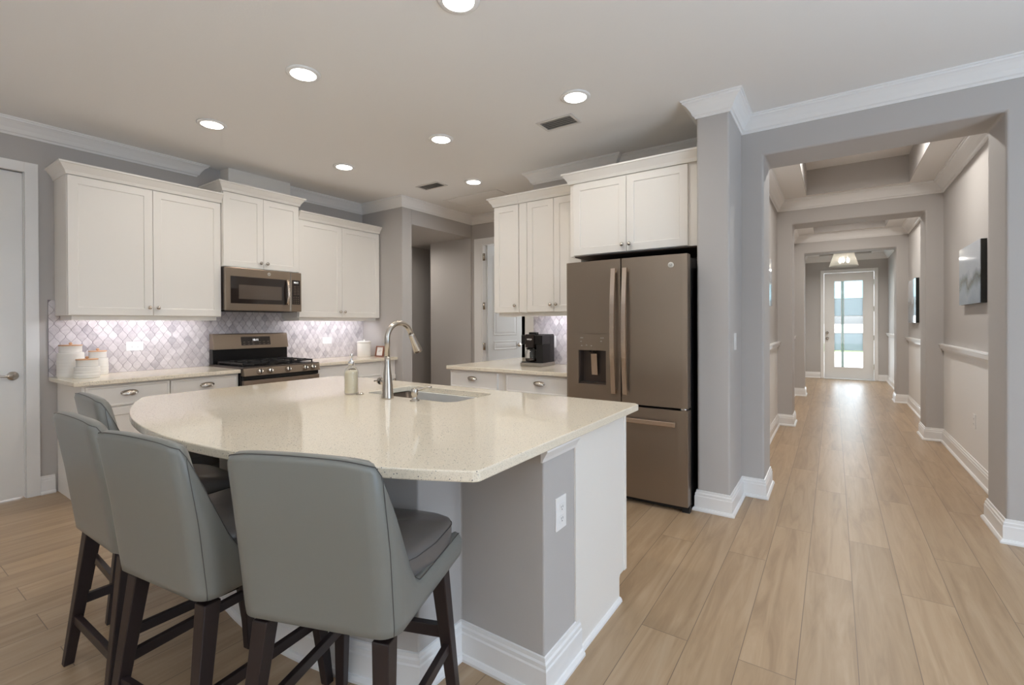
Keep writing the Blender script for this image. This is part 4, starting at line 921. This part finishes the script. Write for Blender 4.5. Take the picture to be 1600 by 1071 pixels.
def vent(label, x0, x1, y0, y1):
    t = thing('ceiling_vent', label, 'vent', ((x0+x1)/2, (y0+y1)/2, CZ), 0, 'ceiling air vents')
    b_ = MB(); z1 = CZ; z0 = CZ-.007; f_ = .022
    b_.box(x0, x1, y0, y0+f_, z0, z1); b_.box(x0, x1, y1-f_, y1, z0, z1); b_.box(x0, x0+f_, y0+f_, y1-f_, z0, z1); b_.box(x1-f_, x1, y0+f_, y1-f_, z0, z1); b_.build('frame', M['vent'], t, bevel=.002)
    b_ = MB(); b_.box(x0+f_, x1-f_, y0+f_, y1-f_, CZ-.0015, CZ); b_.build('duct_opening', M['ventdark'], t)
    b_ = MB(); n = 5
    for i in range(n):
        y = y0+f_+(y1-y0-2*f_)*(i+.5)/n; b_.hull([(x0+f_, y-.006, CZ-.009), (x1-f_, y-.006, CZ-.009), (x1-f_, y-.004, CZ-.009), (x0+f_, y-.004, CZ-.009)], [(x0+f_, y+.005, CZ-.002), (x1-f_, y+.005, CZ-.002), (x1-f_, y+.007, CZ-.002), (x0+f_, y+.007, CZ-.002)])
    b_.build('louvers', M['vent'], t)
vent('larger white ceiling vent beside the light near the refrigerator', -1.875, -1.575, 3.075, 3.26)
vent('smaller, farther white ceiling vent above the sink', -3.84, -3.51, 3.725, 3.90)
b_ = MB()
hx0, hx1, hy0, hy1 = -3.99, -3.16, 4.33, 4.80
for a in ((hx0, hx1, hy0, hy0+.04), (hx0, hx1, hy1-.04, hy1), (hx0, hx0+.04, hy0+.04, hy1-.04), (hx1-.04, hx1, hy0+.04, hy1-.04)): b_.box(*a, CZ-.010, CZ)
t = thing('attic_hatch', 'flat rectangular attic hatch in the ceiling at the back of the kitchen', 'hatch', ((hx0+hx1)/2, (hy0+hy1)/2, CZ))
b_.build('frame', M['ceil'], t, bevel=.003); b_ = MB(); b_.box(hx0+.04, hx1-.04, hy0+.04, hy1-.04, CZ-.005, CZ); b_.build('panel', M['ceil'], t)
# under-cabinet strip lights
def strip_light(label, T, u0, u1, z, w0, power):
    c0 = T((u0+u1)/2, z, w0); t = thing('under_cabinet_light', label, 'strip light', c0, 0, 'under-cabinet strip lights')
    b_ = MB(T); b_.box(u0, u1, z-.012, z, w0-.015, w0+.015); b_.build('housing', M['plate'], t)
    b_ = MB(T); b_.box(u0+.01, u1-.01, z-.0135, z-.012, w0-.010, w0+.010); b_.build('diffuser', M['strip'], t)
    lx = T((u0+u1)/2, z-.016, w0); horiz = T is TX
    area('lamp', lx, (-.7, 0, -1) if horiz else (0, .7, -1), u1-u0, .02, power, COOL, t)
strip_light('white strip light under the left wall cabinet', TX, 1.15, 1.98, ZU0, XW+.225, 2.8)
strip_light('white strip light under the wall cabinet right of the microwave', TX, 2.95, 3.82, ZU0, XW+.225, 2.8)
strip_light('white strip light under the cabinet above the coffee maker', TYm, -2.36, -1.90, 1.405, -YF+.215, 1.9)

# hall art and pendant
def canvas(label, x_wall, sgn, y0, y1, z0, z1):
    t = thing('wall_art', label, 'picture', (x_wall, (y0+y1)/2, (z0+z1)/2), 0, 'hall wall prints')
    xa, xb = sorted((x_wall, x_wall+sgn*.036)); b_ = MB(); b_.box(xa, xb, y0, y1, z0, z1); b_.build('panel', M['canvas_edge'], t)
    xa, xb = sorted((x_wall+sgn*.036, x_wall+sgn*.040)); b_ = MB(); b_.box(xa, xb, y0, y1, z0, z1); b_.build('print', M['print'], t)
canvas('glossy landscape print on the right hall wall, nearest the kitchen', .985, -1, 5.10, 5.84, 1.45, 1.95)
canvas('landscape print on the right hall wall beyond the second opening', .985, -1, 8.60, 9.38, 1.29, 1.92)
canvas('print on the left hall wall, barely visible past the first opening', -.59, 1, 5.05, 5.79, 1.476, 1.97)
px, py = .17, 11.6
t = thing('pendant_light', 'glass shaded pendant light hanging in the entry before the front door', 'pendant light', (px, py, 3.13))
b_ = MB(); b_.lathe([(.003, 3.13), (.065, 3.13), (.065, 3.115), (.02, 3.105), (.008, 3.10), (.008, 2.66), (.03, 2.655), (.03, 2.63), (.004, 2.625)], (px, py, 0), 24); b_.build('stem', M['chrome'], t)
b_ = MB(); b_.lathe([(.165, 2.70), (.245, 2.435), (.241, 2.435), (.161, 2.70), (.165, 2.70)], (px, py, 0), 40, cap=False); b_.build('glass_shade', M['shade'], t)
for i in range(3):
    a = 2*pi*i/3+.4; qx, qy = px+.075*cos(a), py+.075*sin(a)
    b_ = MB(); b_.tube([(px, py, 2.645), (qx, qy, 2.635), (qx, qy, 2.60)], .008, 8); ar = b_.build('lamp_arm', M['chrome'], t)
    b_ = MB(); b_.lathe([(.004, 2.60), (.012, 2.595), (.024, 2.56), (.026, 2.535), (.018, 2.51), (.003, 2.50)], (qx, qy, 0), 16); b_.build('bulb', M['lens'], ar)
area('lamp', (px, py, 2.44), (0, 0, -1), .3, .3, 18, HALLWARM, t, 'DISK')
